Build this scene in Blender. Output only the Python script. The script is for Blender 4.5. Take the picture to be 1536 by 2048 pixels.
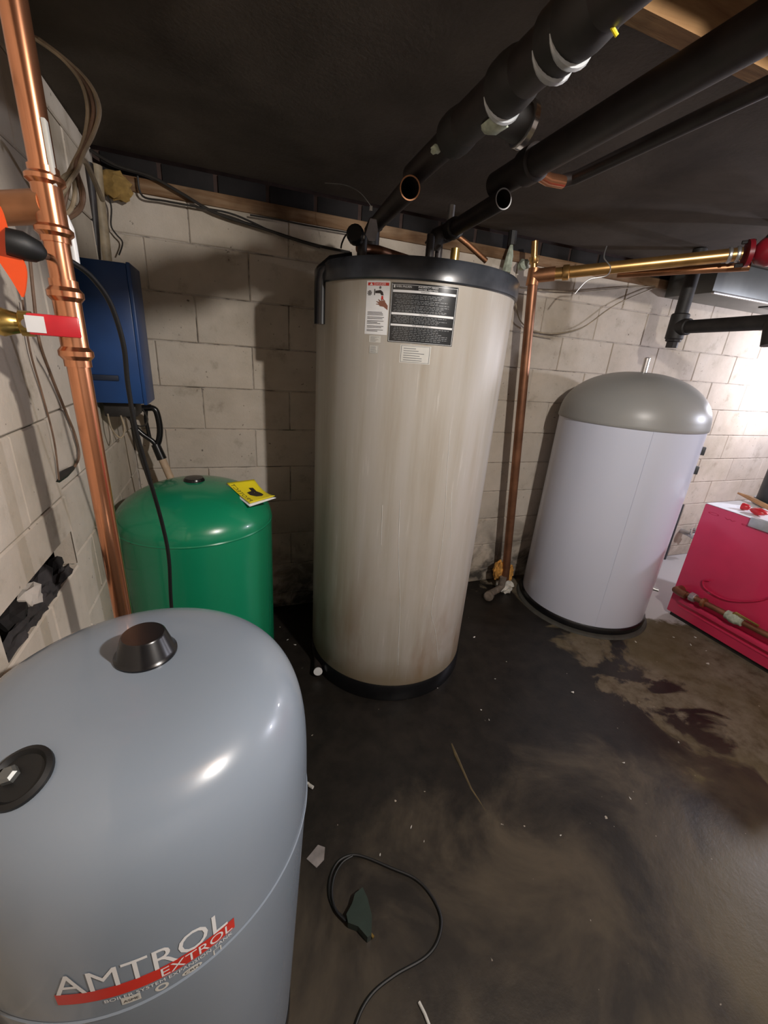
import bpy, bmesh, math, random
import numpy as np
from mathutils import Vector, Matrix
random.seed(7)
PI = math.pi
scene = bpy.context.scene
for o in list(bpy.data.objects):
    bpy.data.objects.remove(o)
COL = scene.collection

# ------------------------------------------------------------------ camera
CAM_H = 1.5
FPX = 820.0                                   # focal length in pixels of the 1536 x 2048 frame
_v = np.array([600 - 768, 3200 - 1024, FPX])  # vanishing point of the verticals
_hx = 3030 - 768
_h = np.array([_hx, (-FPX * FPX - _v[0] * _hx) / _v[1], FPX])
_d = _v / np.linalg.norm(_v); _ex = _h / np.linalg.norm(_h); _ey = np.cross(_d, _ex)
if _ey[2] < 0: _ey = -_ey
R = np.array([_ex, _ey, -_d])
cd = bpy.data.cameras.new('camera')
cd.sensor_fit = 'HORIZONTAL'; cd.sensor_width = 36.0; cd.lens = FPX / 1536 * 36
cd.clip_start = 0.02
cam = bpy.data.objects.new('camera', cd); COL.objects.link(cam)
_m = np.column_stack([R @ [1, 0, 0], R @ [0, -1, 0], R @ [0, 0, -1]])
cam.matrix_world = Matrix([[*_m[0], 0], [*_m[1], 0], [*_m[2], CAM_H], [0, 0, 0, 1]])
scene.camera = cam

def ray(px, py): return R @ np.array([px - 768, py - 1024, FPX])
def atZ(px, py, z):
    r = ray(px, py); p = r * ((z - CAM_H) / r[2]); return (p[0], p[1], p[2] + CAM_H)
def atY(px, py, y):
    r = ray(px, py); p = r * (y / r[1]); return (p[0], p[1], p[2] + CAM_H)
def atX(px, py, x):
    r = ray(px, py); p = r * (x / r[0]); return (p[0], p[1], p[2] + CAM_H)

# ------------------------------------------------------------------ world, lights, exposure
w = bpy.data.worlds.new('world'); scene.world = w; w.use_nodes = True
w.node_tree.nodes['Background'].inputs[0].default_value = (0.8, 0.85, 1.0, 1)
w.node_tree.nodes['Background'].inputs[1].default_value = 0.008
vs = scene.view_settings
vs.view_transform = 'Standard'; vs.look = 'None'; vs.exposure = 0.0; vs.gamma = 1.0; vs.use_curve_mapping = False

def point(name, loc, power, color, radius):
    l = bpy.data.lights.new(name, 'POINT'); l.energy = power; l.color = color; l.shadow_soft_size = radius
    o = bpy.data.objects.new(name, l); o.location = loc; COL.objects.link(o); return o
point('bulb_light', (0.95, -0.26, 2.14), 118, (1.0, 0.955, 0.91), 0.035)
point('work_light', (4.15, 1.90, 1.60), 30, (0.90, 0.88, 1.0), 0.07)
point('second_work_light', (3.95, 0.72, 1.66), 90, (0.84, 0.86, 1.0), 0.06)
al = bpy.data.lights.new('fill_light', 'AREA'); al.energy = 1.2; al.color = (0.85, 0.9, 1.0); al.size = 1.4  # unseen soft fill from behind the camera
ao = bpy.data.objects.new('fill_light', al); ao.location = (0.9, -2.3, 1.6); ao.rotation_euler = (math.radians(90), 0, math.radians(0)); COL.objects.link(ao)

# ------------------------------------------------------------------ materials
class N:
    def __init__(s, name):
        s.m = bpy.data.materials.new(name); s.m.use_nodes = True; s.t = s.m.node_tree
        s.b = s.t.nodes['Principled BSDF']
    def n(s, typ, **k):
        n = s.t.nodes.new(typ)
        for a, v in k.items(): setattr(n, a, v)
        return n
    def link(s, a, b): s.t.links.new(a, b)
    def val(s, node, i, v):
        if hasattr(v, 'links') or hasattr(v, 'is_linked'): s.link(v, node.inputs[i])
        else: node.inputs[i].default_value = v
    def coord(s, scale=(1, 1, 1), obj=False, loc=(0, 0, 0)):
        if obj: c = s.n('ShaderNodeTexCoord').outputs['Object']
        else: c = s.n('ShaderNodeNewGeometry').outputs['Position']
        mp = s.n('ShaderNodeMapping'); s.link(c, mp.inputs[0]); mp.inputs['Scale'].default_value = scale
        mp.inputs['Location'].default_value = loc
        return mp.outputs[0]
    def noise(s, vec, scale, detail=4, rough=0.55, dist=0.0):
        n = s.n('ShaderNodeTexNoise'); s.link(vec, n.inputs['Vector']); n.inputs['Scale'].default_value = scale
        n.inputs['Detail'].default_value = detail; n.inputs['Roughness'].default_value = rough; n.inputs['Distortion'].default_value = dist
        return n.outputs[0]
    def ramp(s, fac, stops, interp='LINEAR'):
        r = s.n('ShaderNodeValToRGB'); s.link(fac, r.inputs[0]); cr = r.color_ramp; cr.interpolation = interp
        while len(cr.elements) < len(stops): cr.elements.new(0.5)
        for e, (p, c) in zip(cr.elements, stops):
            e.position = p; e.color = (*c, 1) if isinstance(c, tuple) else (c, c, c, 1)
        return r.outputs[0]
    def mix(s, f, a, b, mode='MIX'):
        m = s.n('ShaderNodeMix', data_type='RGBA', blend_type=mode)
        s.val(m, 0, f)
        for i, v in ((6, a), (7, b)):
            if isinstance(v, tuple): m.inputs[i].default_value = (*v[:3], 1)
            else: s.link(v, m.inputs[i])
        return m.outputs[2]
    def math(s, op, a, b=0.0, c=0.0):
        m = s.n('ShaderNodeMath', operation=op); s.val(m, 0, a); s.val(m, 1, b); s.val(m, 2, c); return m.outputs[0]
    def sep(s, vec):
        x = s.n('ShaderNodeSeparateXYZ'); s.link(vec, x.inputs[0]); return x.outputs
    def bump(s, h, strength=0.3, dist=0.01):
        b = s.n('ShaderNodeBump'); s.link(h, b.inputs['Height']); b.inputs['Strength'].default_value = strength
        b.inputs['Distance'].default_value = dist; s.link(b.outputs[0], s.b.inputs['Normal'])
    def set(s, color=None, rough=None, metal=None, coat=None, spec=None):
        for k, v in (('Base Color', color), ('Roughness', rough), ('Metallic', metal), ('Coat Weight', coat), ('Specular IOR Level', spec)):
            if v is None: continue
            if isinstance(v, tuple): s.b.inputs[k].default_value = (*v[:3], 1)
            elif isinstance(v, (int, float)): s.b.inputs[k].default_value = v
            else: s.link(v, s.b.inputs[k])
        return s.m

def simple(name, color, rough=0.5, metal=0.0, var=0.15, scale=20, coat=None, bump=0.0, spec=None):
    n = N(name); c = n.coord(obj=True)
    f = n.noise(c, scale, 3)
    a = tuple(x * (1 - var) for x in color); b = tuple(min(1, x * (1 + var)) for x in color)
    col = n.ramp(f, [(0.3, a), (0.7, b)])
    if bump: n.bump(f, bump, 0.003)
    return n.set(col, rough, metal, coat, spec)

def mk_block():
    n = N('whitewashed_block'); c = n.coord()
    big = n.noise(c, 1.6, 5, 0.6, 0.3); mid = n.noise(c, 9, 6, 0.65); fine = n.noise(c, 120, 4, 0.7)
    base = n.ramp(big, [(0.28, (0.40, 0.35, 0.28)), (0.5, (0.54, 0.48, 0.41)), (0.72, (0.61, 0.56, 0.50))])
    g = n.ramp(mid, [(0.28, (0.62, 0.59, 0.54)), (0.42, (0.92, 0.91, 0.89)), (0.7, (1.04, 1.02, 1.0))])
    col = n.mix(0.75, base, g, 'MULTIPLY')
    pores = n.ramp(n.noise(c, 60, 2, 0.5), [(0.22, (0.15, 0.13, 0.12)), (0.28, (1, 1, 1))])
    col = n.mix(0.8, col, pores, 'MULTIPLY')
    # sooty splash low on the wall right of the tall tank, and grime above floor
    s = n.sep(c)
    low = n.math('MULTIPLY', n.math('SUBTRACT', 0.62, s[2]), 1.8)
    low = n.math('MULTIPLY', n.math('ADD', low, 0.0), n.ramp(n.noise(c, 5, 5, 0.6, 0.8), [(0.42, 0.0), (0.6, 1.0)]))
    lowc = n.n('ShaderNodeClamp'); n.link(low, lowc.inputs[0])
    gate = n.ramp(n.math('MULTIPLY', s[0], 0.3), [(0.64, 1.0), (0.70, 0.25)])
    col = n.mix(n.math('MULTIPLY', lowc.outputs[0], gate), col, (0.07, 0.063, 0.055))
    oi = n.n('ShaderNodeObjectInfo').outputs['Random']
    col = n.mix(1.0, col, n.ramp(oi, [(0, (0.94, 0.93, 0.92)), (1, (1.04, 1.03, 1.02))]), 'MULTIPLY')
    n.bump(n.math('ADD', n.math('MULTIPLY', fine, 0.35), mid), 0.35, 0.008)
    return n.set(col, 0.85, spec=0.2)
def mk_mortar():
    n = N('mortar'); c = n.coord(); f = n.noise(c, 14, 4)
    n.bump(n.noise(c, 80, 3), 0.4, 0.004)
    return n.set(n.ramp(f, [(0.35, (0.08, 0.07, 0.06)), (0.52, (0.48, 0.43, 0.38))]), 0.95, spec=0.1)
def mk_floor():
    n = N('concrete_floor'); c = n.coord(); s = n.sep(c)
    n1 = n.noise(c, 2.6, 6, 0.62, 0.6); n2 = n.noise(c, 11, 6, 0.65); n3 = n.noise(c, 70, 4, 0.7); n4 = n.noise(n.coord(loc=(4, 2, 0)), 1.5, 3, 0.5)
    dry = n.ramp(n2, [(0.3, (0.060, 0.044, 0.026)), (0.5, (0.135, 0.110, 0.078)), (0.72, (0.185, 0.155, 0.12))])
    dry = n.mix(n.ramp(n4, [(0.42, 0.0), (0.6, 0.7)]), dry, (0.085, 0.068, 0.030))
    wet = n.ramp(n2, [(0.3, (0.009, 0.008, 0.007)), (0.7, (0.021, 0.017, 0.014))])
    mid = n.ramp(n1, [(0.38, (0.026, 0.022, 0.018)), (0.62, (0.075, 0.060, 0.042))])
    # right hand dry area: x beyond about 1.95 m, wobbling
    nn = n.math('SUBTRACT', n1, 0.5)
    m1 = n.math('ADD', n.math('SUBTRACT', s[0], 1.90), n.math('MULTIPLY', nn, 2.2))
    m1 = n.ramp(n.math('ADD', n.math('MULTIPLY', m1, 2.5), 0.5), [(0.35, 0.0), (0.62, 1.0)])
    # near (y small) medium brown area
    m2 = n.math('ADD', n.math('SUBTRACT', 0.78, s[1]), n.math('MULTIPLY', nn, 1.0))
    m2 = n.math('SUBTRACT', m2, n.math('MULTIPLY', n.math('ABSOLUTE', n.math('SUBTRACT', s[0], 1.15)), -0.05))
    m2 = n.ramp(n.math('ADD', n.math('MULTIPLY', m2, 1.7), 0.5), [(0.3, 0.0), (0.8, 1.0)])
    m3 = n.math('ADD', n.math('SUBTRACT', 0.40, s[1]), n.math('MULTIPLY', n.math('SUBTRACT', n4, 0.5), 1.6))
    m3 = n.ramp(n.math('ADD', n.math('MULTIPLY', m3, 2.0), 0.5), [(0.45, 0.0), (0.95, 0.75)])
    col = n.mix(m2, wet, mid); col = n.mix(m3, col, (0.10, 0.08, 0.045)); col = n.mix(m1, col, dry)
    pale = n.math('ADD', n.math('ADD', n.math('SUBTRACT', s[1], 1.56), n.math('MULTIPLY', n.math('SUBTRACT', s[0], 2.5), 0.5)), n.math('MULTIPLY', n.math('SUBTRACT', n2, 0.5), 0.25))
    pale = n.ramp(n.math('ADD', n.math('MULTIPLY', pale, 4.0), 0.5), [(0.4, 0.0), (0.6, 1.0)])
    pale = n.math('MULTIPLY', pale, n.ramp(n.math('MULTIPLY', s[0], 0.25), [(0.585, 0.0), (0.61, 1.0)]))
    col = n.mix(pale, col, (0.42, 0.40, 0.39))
    speck = n.ramp(n.noise(c, 42, 2, 0.4), [(0.765, 0.0), (0.79, 1.0)])
    col = n.mix(speck, col, (0.35, 0.31, 0.26))
    rough = n.ramp(m1, [(0, 0.40), (1, 0.7)])
    n.bump(n.math('ADD', n.math('MULTIPLY', n3, 0.35), n2), 0.25, 0.006)
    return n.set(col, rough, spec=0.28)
def mk_ceiling():
    n = N('sooty_plaster'); c = n.coord(); a = n.noise(c, 2.2, 5, 0.6, 0.4); f = n.noise(c, 90, 3, 0.6)
    n.bump(f, 0.25, 0.004)
    s = n.sep(c)
    col = n.ramp(a, [(0.3, (0.062, 0.052, 0.043)), (0.7, (0.125, 0.106, 0.088))])
    return n.set(col, 0.9, spec=0.15)
def mk_wood(name, a, b, scale=(3, 30, 30)):
    n = N(name); c = n.coord(scale=scale, obj=False); f = n.noise(c, 1.0, 5, 0.6, 0.6); g = n.noise(n.coord(), 4, 4)
    col = n.ramp(f, [(0.3, a), (0.7, b)]); col = n.mix(n.ramp(g, [(0.35, 0.7), (0.55, 0.0)]), col, tuple(x * 0.35 for x in a))
    n.bump(f, 0.25, 0.004)
    return n.set(col, 0.8, spec=0.2)
def mk_tankshell():
    n = N('stained_beige_enamel'); c = n.coord(scale=(1, 1, 0.07), obj=True)
    st = n.noise(c, 15, 5, 0.6); st2 = n.noise(c, 60, 4, 0.6); co = n.coord(obj=True); s = n.sep(co)
    col = n.ramp(st, [(0.3, (0.35, 0.31, 0.25)), (0.5, (0.41, 0.38, 0.335)), (0.7, (0.44, 0.415, 0.385))])
    col = n.mix(n.ramp(st2, [(0.62, 0.0), (0.72, 0.35)]), col, (0.62, 0.6, 0.56))
    blot = n.noise(n.coord(scale=(1, 1, 0.35), obj=True), 5, 5, 0.6, 0.5)
    h = n.math('SUBTRACT', 1.0, n.math('MULTIPLY', s[2], 1.25))            # stronger towards the foot
    hc = n.n('ShaderNodeClamp'); n.link(h, hc.inputs[0])
    rust = n.math('MULTIPLY', hc.outputs[0], n.ramp(blot, [(0.44, 0.0), (0.66, 0.8)]))
    col = n.mix(rust, col, (0.23, 0.135, 0.07))
    foot = n.ramp(n.math('ADD', s[2], n.math('MULTIPLY', n.math('SUBTRACT', blot, 0.5), 0.16)), [(0.10, 0.75), (0.22, 0.0)])
    col = n.mix(foot, col, (0.20, 0.15, 0.085))
    top_shade = n.math('MULTIPLY', n.ramp(s[2], [(0.9, 0.0), (1.0, 1.0)]), 1.0)
    g2 = n.math('MULTIPLY', n.ramp(n.math('MULTIPLY', s[2], 0.55), [(0.76, 0.0), (0.93, 0.35)]), n.ramp(blot, [(0.3, 1.0), (0.7, 0.3)]))  # soft brown shade over the upper jacket, put into its colour
    col = n.mix(g2, col, (0.22, 0.17, 0.10))
    n.bump(st, 0.05, 0.002)
    return n.set(col, n.ramp(st, [(0.3, 0.32), (0.7, 0.5)]), spec=0.4)

M = {}
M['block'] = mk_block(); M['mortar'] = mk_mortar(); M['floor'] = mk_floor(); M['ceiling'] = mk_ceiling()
M['sill_wood'] = mk_wood('sill_wood', (0.14, 0.065, 0.025), (0.30, 0.20, 0.12))
M['joist_wood'] = mk_wood('joist_wood', (0.14, 0.065, 0.025), (0.30, 0.18, 0.08))
M['brick'] = simple('sooty_brick', (0.007, 0.005, 0.0045), 0.9, var=0.5, scale=15, bump=0.4)
M['brick_mortar'] = simple('reddish_mortar', (0.05, 0.03, 0.025), 0.95, var=0.3, bump=0.4)
M['shell'] = mk_tankshell()
M['black_plastic'] = simple('black_plastic', (0.006, 0.006, 0.007), 0.26, var=0.2)
M['lid_black'] = simple('dusty_black_lid', (0.038, 0.042, 0.050), 0.27, var=0.45, scale=9)
M['black_rubber'] = simple('black_rubber', (0.004, 0.004, 0.004), 0.55)
M['black_iron'] = simple('black_iron', (0.016, 0.014, 0.013), 0.6, var=0.4, bump=0.3)
M['pipe_dark'] = simple('sooty_pipe', (0.018, 0.013, 0.012), 0.5, var=0.4, bump=0.2)
M['copper'] = simple('new_copper', (0.72, 0.32, 0.17), 0.22, 0.95, var=0.1, scale=8)
M['copper_dull'] = simple('aged_copper', (0.42, 0.20, 0.10), 0.38, 0.85, var=0.3, scale=10)
M['copper_gold'] = simple('golden_aged_copper', (0.62, 0.36, 0.13), 0.3, 0.9, var=0.25, scale=8)
M['copper_brown'] = simple('brown_copper', (0.26, 0.12, 0.065), 0.42, 0.7, var=0.3, scale=8)
M['brass'] = simple('brass', (0.62, 0.43, 0.13), 0.28, 0.95, var=0.1)
M['steel'] = simple('galvanised_steel', (0.5, 0.5, 0.5), 0.35, 0.8, var=0.15)
M['chrome'] = simple('bright_steel', (0.75, 0.75, 0.76), 0.18, 1.0, var=0.05)
M['corroded'] = simple('corroded_fitting', (0.38, 0.42, 0.33), 0.9, var=0.4, scale=40, bump=0.5)
M['rust_crust'] = simple('rusty_crust', (0.55, 0.27, 0.06), 0.95, var=0.5, scale=30, bump=0.8)
M['lime'] = simple('lime_crust', (0.52, 0.50, 0.45), 0.95, var=0.3, scale=30, bump=0.8)
M['grey_paint'] = simple('grey_enamel', (0.21, 0.25, 0.30), 0.27, var=0.03, scale=3, coat=0.35)
M['green_paint'] = simple('green_enamel', (0.006, 0.225, 0.105), 0.27, var=0.04, scale=3, coat=0.4)
M['white_body'] = simple('white_lavender_enamel', (0.63, 0.66, 0.78), 0.32, var=0.02, scale=2, coat=0.25)
M['grey_lid'] = simple('grey_plastic_lid', (0.29, 0.29, 0.28), 0.38, var=0.04, scale=3)
M['boiler_red'] = simple('boiler_red_enamel', (0.62, 0.034, 0.10), 0.30, var=0.12, scale=3, coat=0.3)
M['blue'] = simple('blue_enamel', (0.010, 0.050, 0.175), 0.4, var=0.2, scale=5)
M['red_handle'] = simple('red_vinyl', (0.55, 0.02, 0.03), 0.35)
M['orange'] = simple('orange_red_plastic', (0.85, 0.085, 0.012), 0.4, var=0.05)
M['white'] = simple('white_label', (0.72, 0.72, 0.72), 0.35, var=0.03)
M['offwhite'] = simple('off_white_label', (0.55, 0.54, 0.5), 0.4, var=0.06)
M['paper'] = simple('white_paper', (0.8, 0.82, 0.86), 0.7, var=0.03)
M['black_label'] = simple('black_label', (0.018, 0.020, 0.022), 0.16, var=0.15)
M['grey_print'] = simple('grey_print', (0.14, 0.145, 0.15), 0.35, var=0.2)
M['red_print'] = simple('red_print', (0.55, 0.03, 0.02), 0.35, var=0.1)
M['skin_print'] = simple('brown_print', (0.20, 0.08, 0.05), 0.4)
M['yellow'] = simple('yellow_card', (0.86, 0.72, 0.02), 0.5, var=0.03)
M['dark_print'] = simple('dark_print', (0.03, 0.022, 0.02), 0.5)
M['cable_brown'] = simple('brown_cable', (0.16, 0.095, 0.06), 0.6, var=0.4)
M['cable_beige'] = simple('beige_cable', (0.30, 0.24, 0.16), 0.6, var=0.3)
M['cable_dark'] = simple('dark_cable', (0.02, 0.017, 0.014), 0.5, var=0.3)
M['shovel_wood'] = simple('pale_ash_wood', (0.50, 0.36, 0.24), 0.6, var=0.15)
M['dark_green'] = simple('dark_green_plastic', (0.02, 0.033, 0.026), 0.4)
M['duct'] = simple('galvanised_sheet', (0.15, 0.155, 0.15), 0.42, 0.6, var=0.15, scale=5)
M['grey_dark'] = simple('dark_grey_sheet', (0.05, 0.055, 0.06), 0.5)
M['pencil'] = simple('orange_wood', (0.55, 0.30, 0.14), 0.5)
M['silver'] = simple('silver_tape', (0.45, 0.47, 0.48), 0.35, 0.3)
M['boiler_print'] = simple('faint_dark_print', (0.50, 0.014, 0.062), 0.4)
M['insul_yellow'] = simple('yellow_foam', (0.26, 0.16, 0.045), 0.95, var=0.3, scale=30, bump=0.6)
M['chip'] = simple('pale_chip', (0.5, 0.48, 0.44), 0.7)
M['scrap'] = simple('grey_scrap', (0.20, 0.18, 0.17), 0.8, var=0.3)
M['pump_red'] = simple('pump_red_cast', (0.22, 0.01, 0.018), 0.35, var=0.2)
M['pad'] = simple('grey_green_pad', (0.05, 0.048, 0.04), 0.8, var=0.2, bump=0.4)
M['smear'] = simple('olive_cement', (0.085, 0.06, 0.025), 0.8, var=0.3)
M['soot'] = simple('soot_crust', (0.03, 0.026, 0.026), 0.95, var=0.5, bump=0.8)
M['old_fitting'] = simple('dull_old_fitting', (0.15, 0.12, 0.095), 0.75, var=0.4, scale=30, bump=0.4)
M['slot'] = simple('dark_slot', (0.006, 0.012, 0.03), 0.6)
M['white_dust'] = simple('white_residue', (0.6, 0.6, 0.58), 0.8)

# ------------------------------------------------------------------ mesh helpers
class MB:
    def __init__(s): s.v = []; s.f = []
    def add(s, vs, fs):
        o = len(s.v); s.v += [tuple(map(float, p)) for p in vs]; s.f += [tuple(i + o for i in f) for f in fs]; return s
    def box(s, c, size, rot=None, bev=0.0):
        hx, hy, hz = (size[0] / 2, size[1] / 2, size[2] / 2)
        rot = rot or Matrix.Identity(3); c = Vector(c)
        if bev <= 0:
            P = [Vector((x * hx, y * hy, z * hz)) for z in (-1, 1) for y in (-1, 1) for x in (-1, 1)]
            return s.add([tuple(rot @ p + c) for p in P], [(0, 2, 3, 1), (4, 5, 7, 6), (0, 1, 5, 4), (2, 6, 7, 3), (0, 4, 6, 2), (1, 3, 7, 5)])
        bm = bmesh.new(); bmesh.ops.create_cube(bm, size=1.0)
        for q in bm.verts: q.co = Vector((q.co.x * size[0], q.co.y * size[1], q.co.z * size[2]))
        bmesh.ops.bevel(bm, geom=list(bm.edges), offset=bev, segments=2, affect='EDGES', profile=0.5)
        bm.verts.index_update()
        s.add([tuple(rot @ q.co + c) for q in bm.verts], [tuple(q.index for q in f.verts) for f in bm.faces]); bm.free(); return s
    def tube(s, pts, r, seg=12, caps=True, smooth_path=0):
        P = [Vector(p) for p in pts]
        if smooth_path: P = catmull(P, smooth_path)
        rs = r if isinstance(r, (list, tuple)) else [r] * len(P)
        if len(rs) != len(P): rs = [rs[0]] * len(P)
        up = None; vs = []; fs = []
        for i, p in enumerate(P):
            a = P[max(i - 1, 0)]; b = P[min(i + 1, len(P) - 1)]
            t = (b - a).normalized()
            if up is None:
                up = Vector((0, 0, 1)) if abs(t.z) < 0.9 else Vector((1, 0, 0))
            u = (up - t * up.dot(t)); 
            if u.length < 1e-6: u = t.orthogonal()
            u.normalize(); w_ = t.cross(u); up = u
            k = 1.0
            if 0 < i < len(P) - 1:
                ca = (P[i] - P[i - 1]).normalized().dot((P[i + 1] - P[i]).normalized())
                k = 1.0
            for j in range(seg):
                an = 2 * PI * j / seg
                vs.append(tuple(p + (u * math.cos(an) + w_ * math.sin(an)) * rs[i] * k))
        for i in range(len(P) - 1):
            for j in range(seg):
                j2 = (j + 1) % seg
                fs.append((i * seg + j, i * seg + j2, (i + 1) * seg + j2, (i + 1) * seg + j))
        if caps:
            fs.append(tuple(reversed(range(seg)))); fs.append(tuple((len(P) - 1) * seg + j for j in range(seg)))
        return s.add(vs, fs)
    def lathe(s, prof, base=(0, 0, 0), axis=(0, 0, 1), seg=48, cap=True):
        A = Vector(axis).normalized(); q = Vector((0, 0, 1)).rotation_difference(A); B = Vector(base)
        vs = []; fs = []; n = len(prof)
        for (r, z) in prof:
            for j in range(seg):
                an = 2 * PI * j / seg
                vs.append(tuple(q @ Vector((r * math.cos(an), r * math.sin(an), z)) + B))
        for i in range(n - 1):
            for j in range(seg):
                j2 = (j + 1) % seg
                fs.append((i * seg + j, i * seg + j2, (i + 1) * seg + j2, (i + 1) * seg + j))
        if cap:
            if prof[0][0] > 1e-5: fs.append(tuple(reversed(range(seg))))
            if prof[-1][0] > 1e-5: fs.append(tuple((n - 1) * seg + j for j in range(seg)))
        return s.add(vs, fs)
    def hollow(s, a, b, r, wall, seg=24):
        a = Vector(a); b = Vector(b); L = (b - a).length
        return s.lathe([(r, 0), (r, L), (r - wall, L), (r - wall, L * 0.1), (0.0001, L * 0.1)], a, b - a, seg, cap=False).lathe([(r, 0), (0.0001, 0)], a, b - a, seg, cap=False)
    def blob(s, c, rad, seed=0, rough=0.25, sub=2, flat=0.0):
        bm = bmesh.new(); bmesh.ops.create_icosphere(bm, subdivisions=sub, radius=1.0); rn = random.Random(seed)
        for q in bm.verts:
            k = 1 + rn.uniform(-rough, rough); q.co = Vector((q.co.x * rad[0] * k, q.co.y * rad[1] * k, q.co.z * rad[2] * k))
        bm.verts.index_update()
        s.add([tuple(Vector(q.co) + Vector(c)) for q in bm.verts], [tuple(q.index for q in f.verts) for f in bm.faces]); bm.free(); return s
    def prism(s, pts, depth):            # pts: list of 3D points of a planar outline, depth: Vector
        d = Vector(depth); n = len(pts); P = [Vector(p) for p in pts]
        return s.add([tuple(p) for p in P] + [tuple(p + d) for p in P],
                     [tuple(range(n)), tuple(reversed(range(n, 2 * n)))] + [(i, i + n, (i + 1) % n + n, (i + 1) % n) for i in range(n)])
    def build(s, name, m, parent=None, smooth=True, angle=38):
        me = bpy.data.meshes.new(name); off = Vector((0, 0, 0))
        if parent is not None: off = world_loc(parent)
        me.from_pydata([tuple(Vector(p) - off) for p in s.v], [], s.f)
        bm = bmesh.new(); bm.from_mesh(me); bmesh.ops.recalc_face_normals(bm, faces=bm.faces)
        for f in bm.faces: f.smooth = smooth
        if smooth:
            th = math.radians(angle)
            for e in bm.edges:
                if len(e.link_faces) == 2 and e.calc_face_angle(0) > th: e.smooth = False
        bm.to_mesh(me); bm.free()
        me.materials.append(m if not isinstance(m, str) else M[m])
        o = bpy.data.objects.new(name, me); COL.objects.link(o)
        if parent is not None: o.parent = parent
        return o
def world_loc(o):
    l = Vector(o.location)
    while o.parent is not None: o = o.parent; l = l + Vector(o.location)
    return l
def catmull(P, k):
    out = []; n = len(P)
    for i in range(n - 1):
        p0 = P[max(i - 1, 0)]; p1 = P[i]; p2 = P[i + 1]; p3 = P[min(i + 2, n - 1)]
        for j in range(k):
            t = j / k
            out.append(0.5 * ((2 * p1) + (p2 - p0) * t + (2 * p0 - 5 * p1 + 4 * p2 - p3) * t * t + (3 * p1 - p0 - 3 * p2 + p3) * t ** 3))
    out.append(P[-1]); return out
def tag(o, label=None, cat=None, group=None, kind=None):
    if label: o['label'] = label
    if cat: o['category'] = cat
    if group: o['group'] = group
    if kind: o['kind'] = kind
    return o
def thing(name, label, cat, loc=(0, 0, 0), group=None):
    o = bpy.data.objects.new(name, None); o.location = loc; o.empty_display_size = 0.1; COL.objects.link(o)
    return tag(o, label, cat, group)
def part(mb, name, m, parent, label=None, **k):
    o = mb.build(name, m, parent, **k)
    if label: o['label'] = label
    return o
def single(mb, name, m, label, cat, loc, group=None, **k):
    """one-mesh top level thing with its origin at loc"""
    mb.v = [tuple(Vector(p) - Vector(loc)) for p in mb.v]
    o = mb.build(name, m, None, **k); o.location = loc
    return tag(o, label, cat, group)
def struct(name, mb, m, **k):
    o = mb.build(name, m, None, **k); o['kind'] = 'structure'; return o

def text_mb(s, maxedge=None):
    cu = bpy.data.curves.new('txt', 'FONT'); cu.body = s; cu.resolution_u = 3
    ob = bpy.data.objects.new('txt', cu); COL.objects.link(ob)
    dg = bpy.context.evaluated_depsgraph_get(); dg.update()
    me = bpy.data.meshes.new_from_object(ob.evaluated_get(dg))
    if maxedge:
        bm = bmesh.new(); bm.from_mesh(me); bmesh.ops.triangulate(bm, faces=bm.faces)
        bmesh.ops.subdivide_edges(bm, edges=[e for e in bm.edges if e.calc_length() > maxedge], cuts=2, use_grid_fill=False)
        bm.to_mesh(me); bm.free()
    V = [v.co.copy() for v in me.vertices]; F = [tuple(p.vertices) for p in me.polygons]
    bpy.data.objects.remove(ob); bpy.data.curves.remove(cu); bpy.data.meshes.remove(me)
    x0 = min(v.x for v in V); x1 = max(v.x for v in V); y0 = min(v.y for v in V); y1 = max(v.y for v in V)
    return [((v.x - x0) / (x1 - x0), (v.y - y0) / (y1 - y0)) for v in V], F
def place_text(mb, s, fn, x0, y0, wdt, hgt):
    V, F = text_mb(s, 0.35); mb.add([fn(x0 + u * wdt, y0 + v * hgt) for u, v in V], F)
def patch(mb, fn, x0, y0, x1, y1, n=8, m=1):
    vs = [fn(x0 + (x1 - x0) * i / n, y0 + (y1 - y0) * j / m) for j in range(m + 1) for i in range(n + 1)]
    mb.add(vs, [(j * (n + 1) + i, j * (n + 1) + i + 1, (j + 1) * (n + 1) + i + 1, (j + 1) * (n + 1) + i) for j in range(m) for i in range(n)])

# ------------------------------------------------------------------ the room shell
YW = 2.24; XW = -0.44; ZC = 2.17; XR = 5.6; YN = -2.6
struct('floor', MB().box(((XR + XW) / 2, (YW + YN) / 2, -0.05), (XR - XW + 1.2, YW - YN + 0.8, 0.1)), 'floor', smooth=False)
wb = struct('wall_back', MB().box(((XR + XW) / 2, YW + 0.106, 1.05), (XR - XW + 0.6, 0.2, 2.1)), 'mortar', smooth=False)
wl = struct('wall_left', MB().box((XW - 0.156, (YW + YN) / 2, 1.2), (0.1, YW - YN + 0.4, 2.4)), 'mortar', smooth=False)
struct('wall_right', MB().box((XR + 0.1, (YW + YN) / 2, 1.2), (0.2, YW - YN + 0.4, 2.4)), 'block', smooth=False)
struct('wall_near', MB().box(((XR + XW) / 2, YN - 0.1, 1.2), (XR - XW + 0.6, 0.2, 2.4)), 'block', smooth=False)
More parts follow.
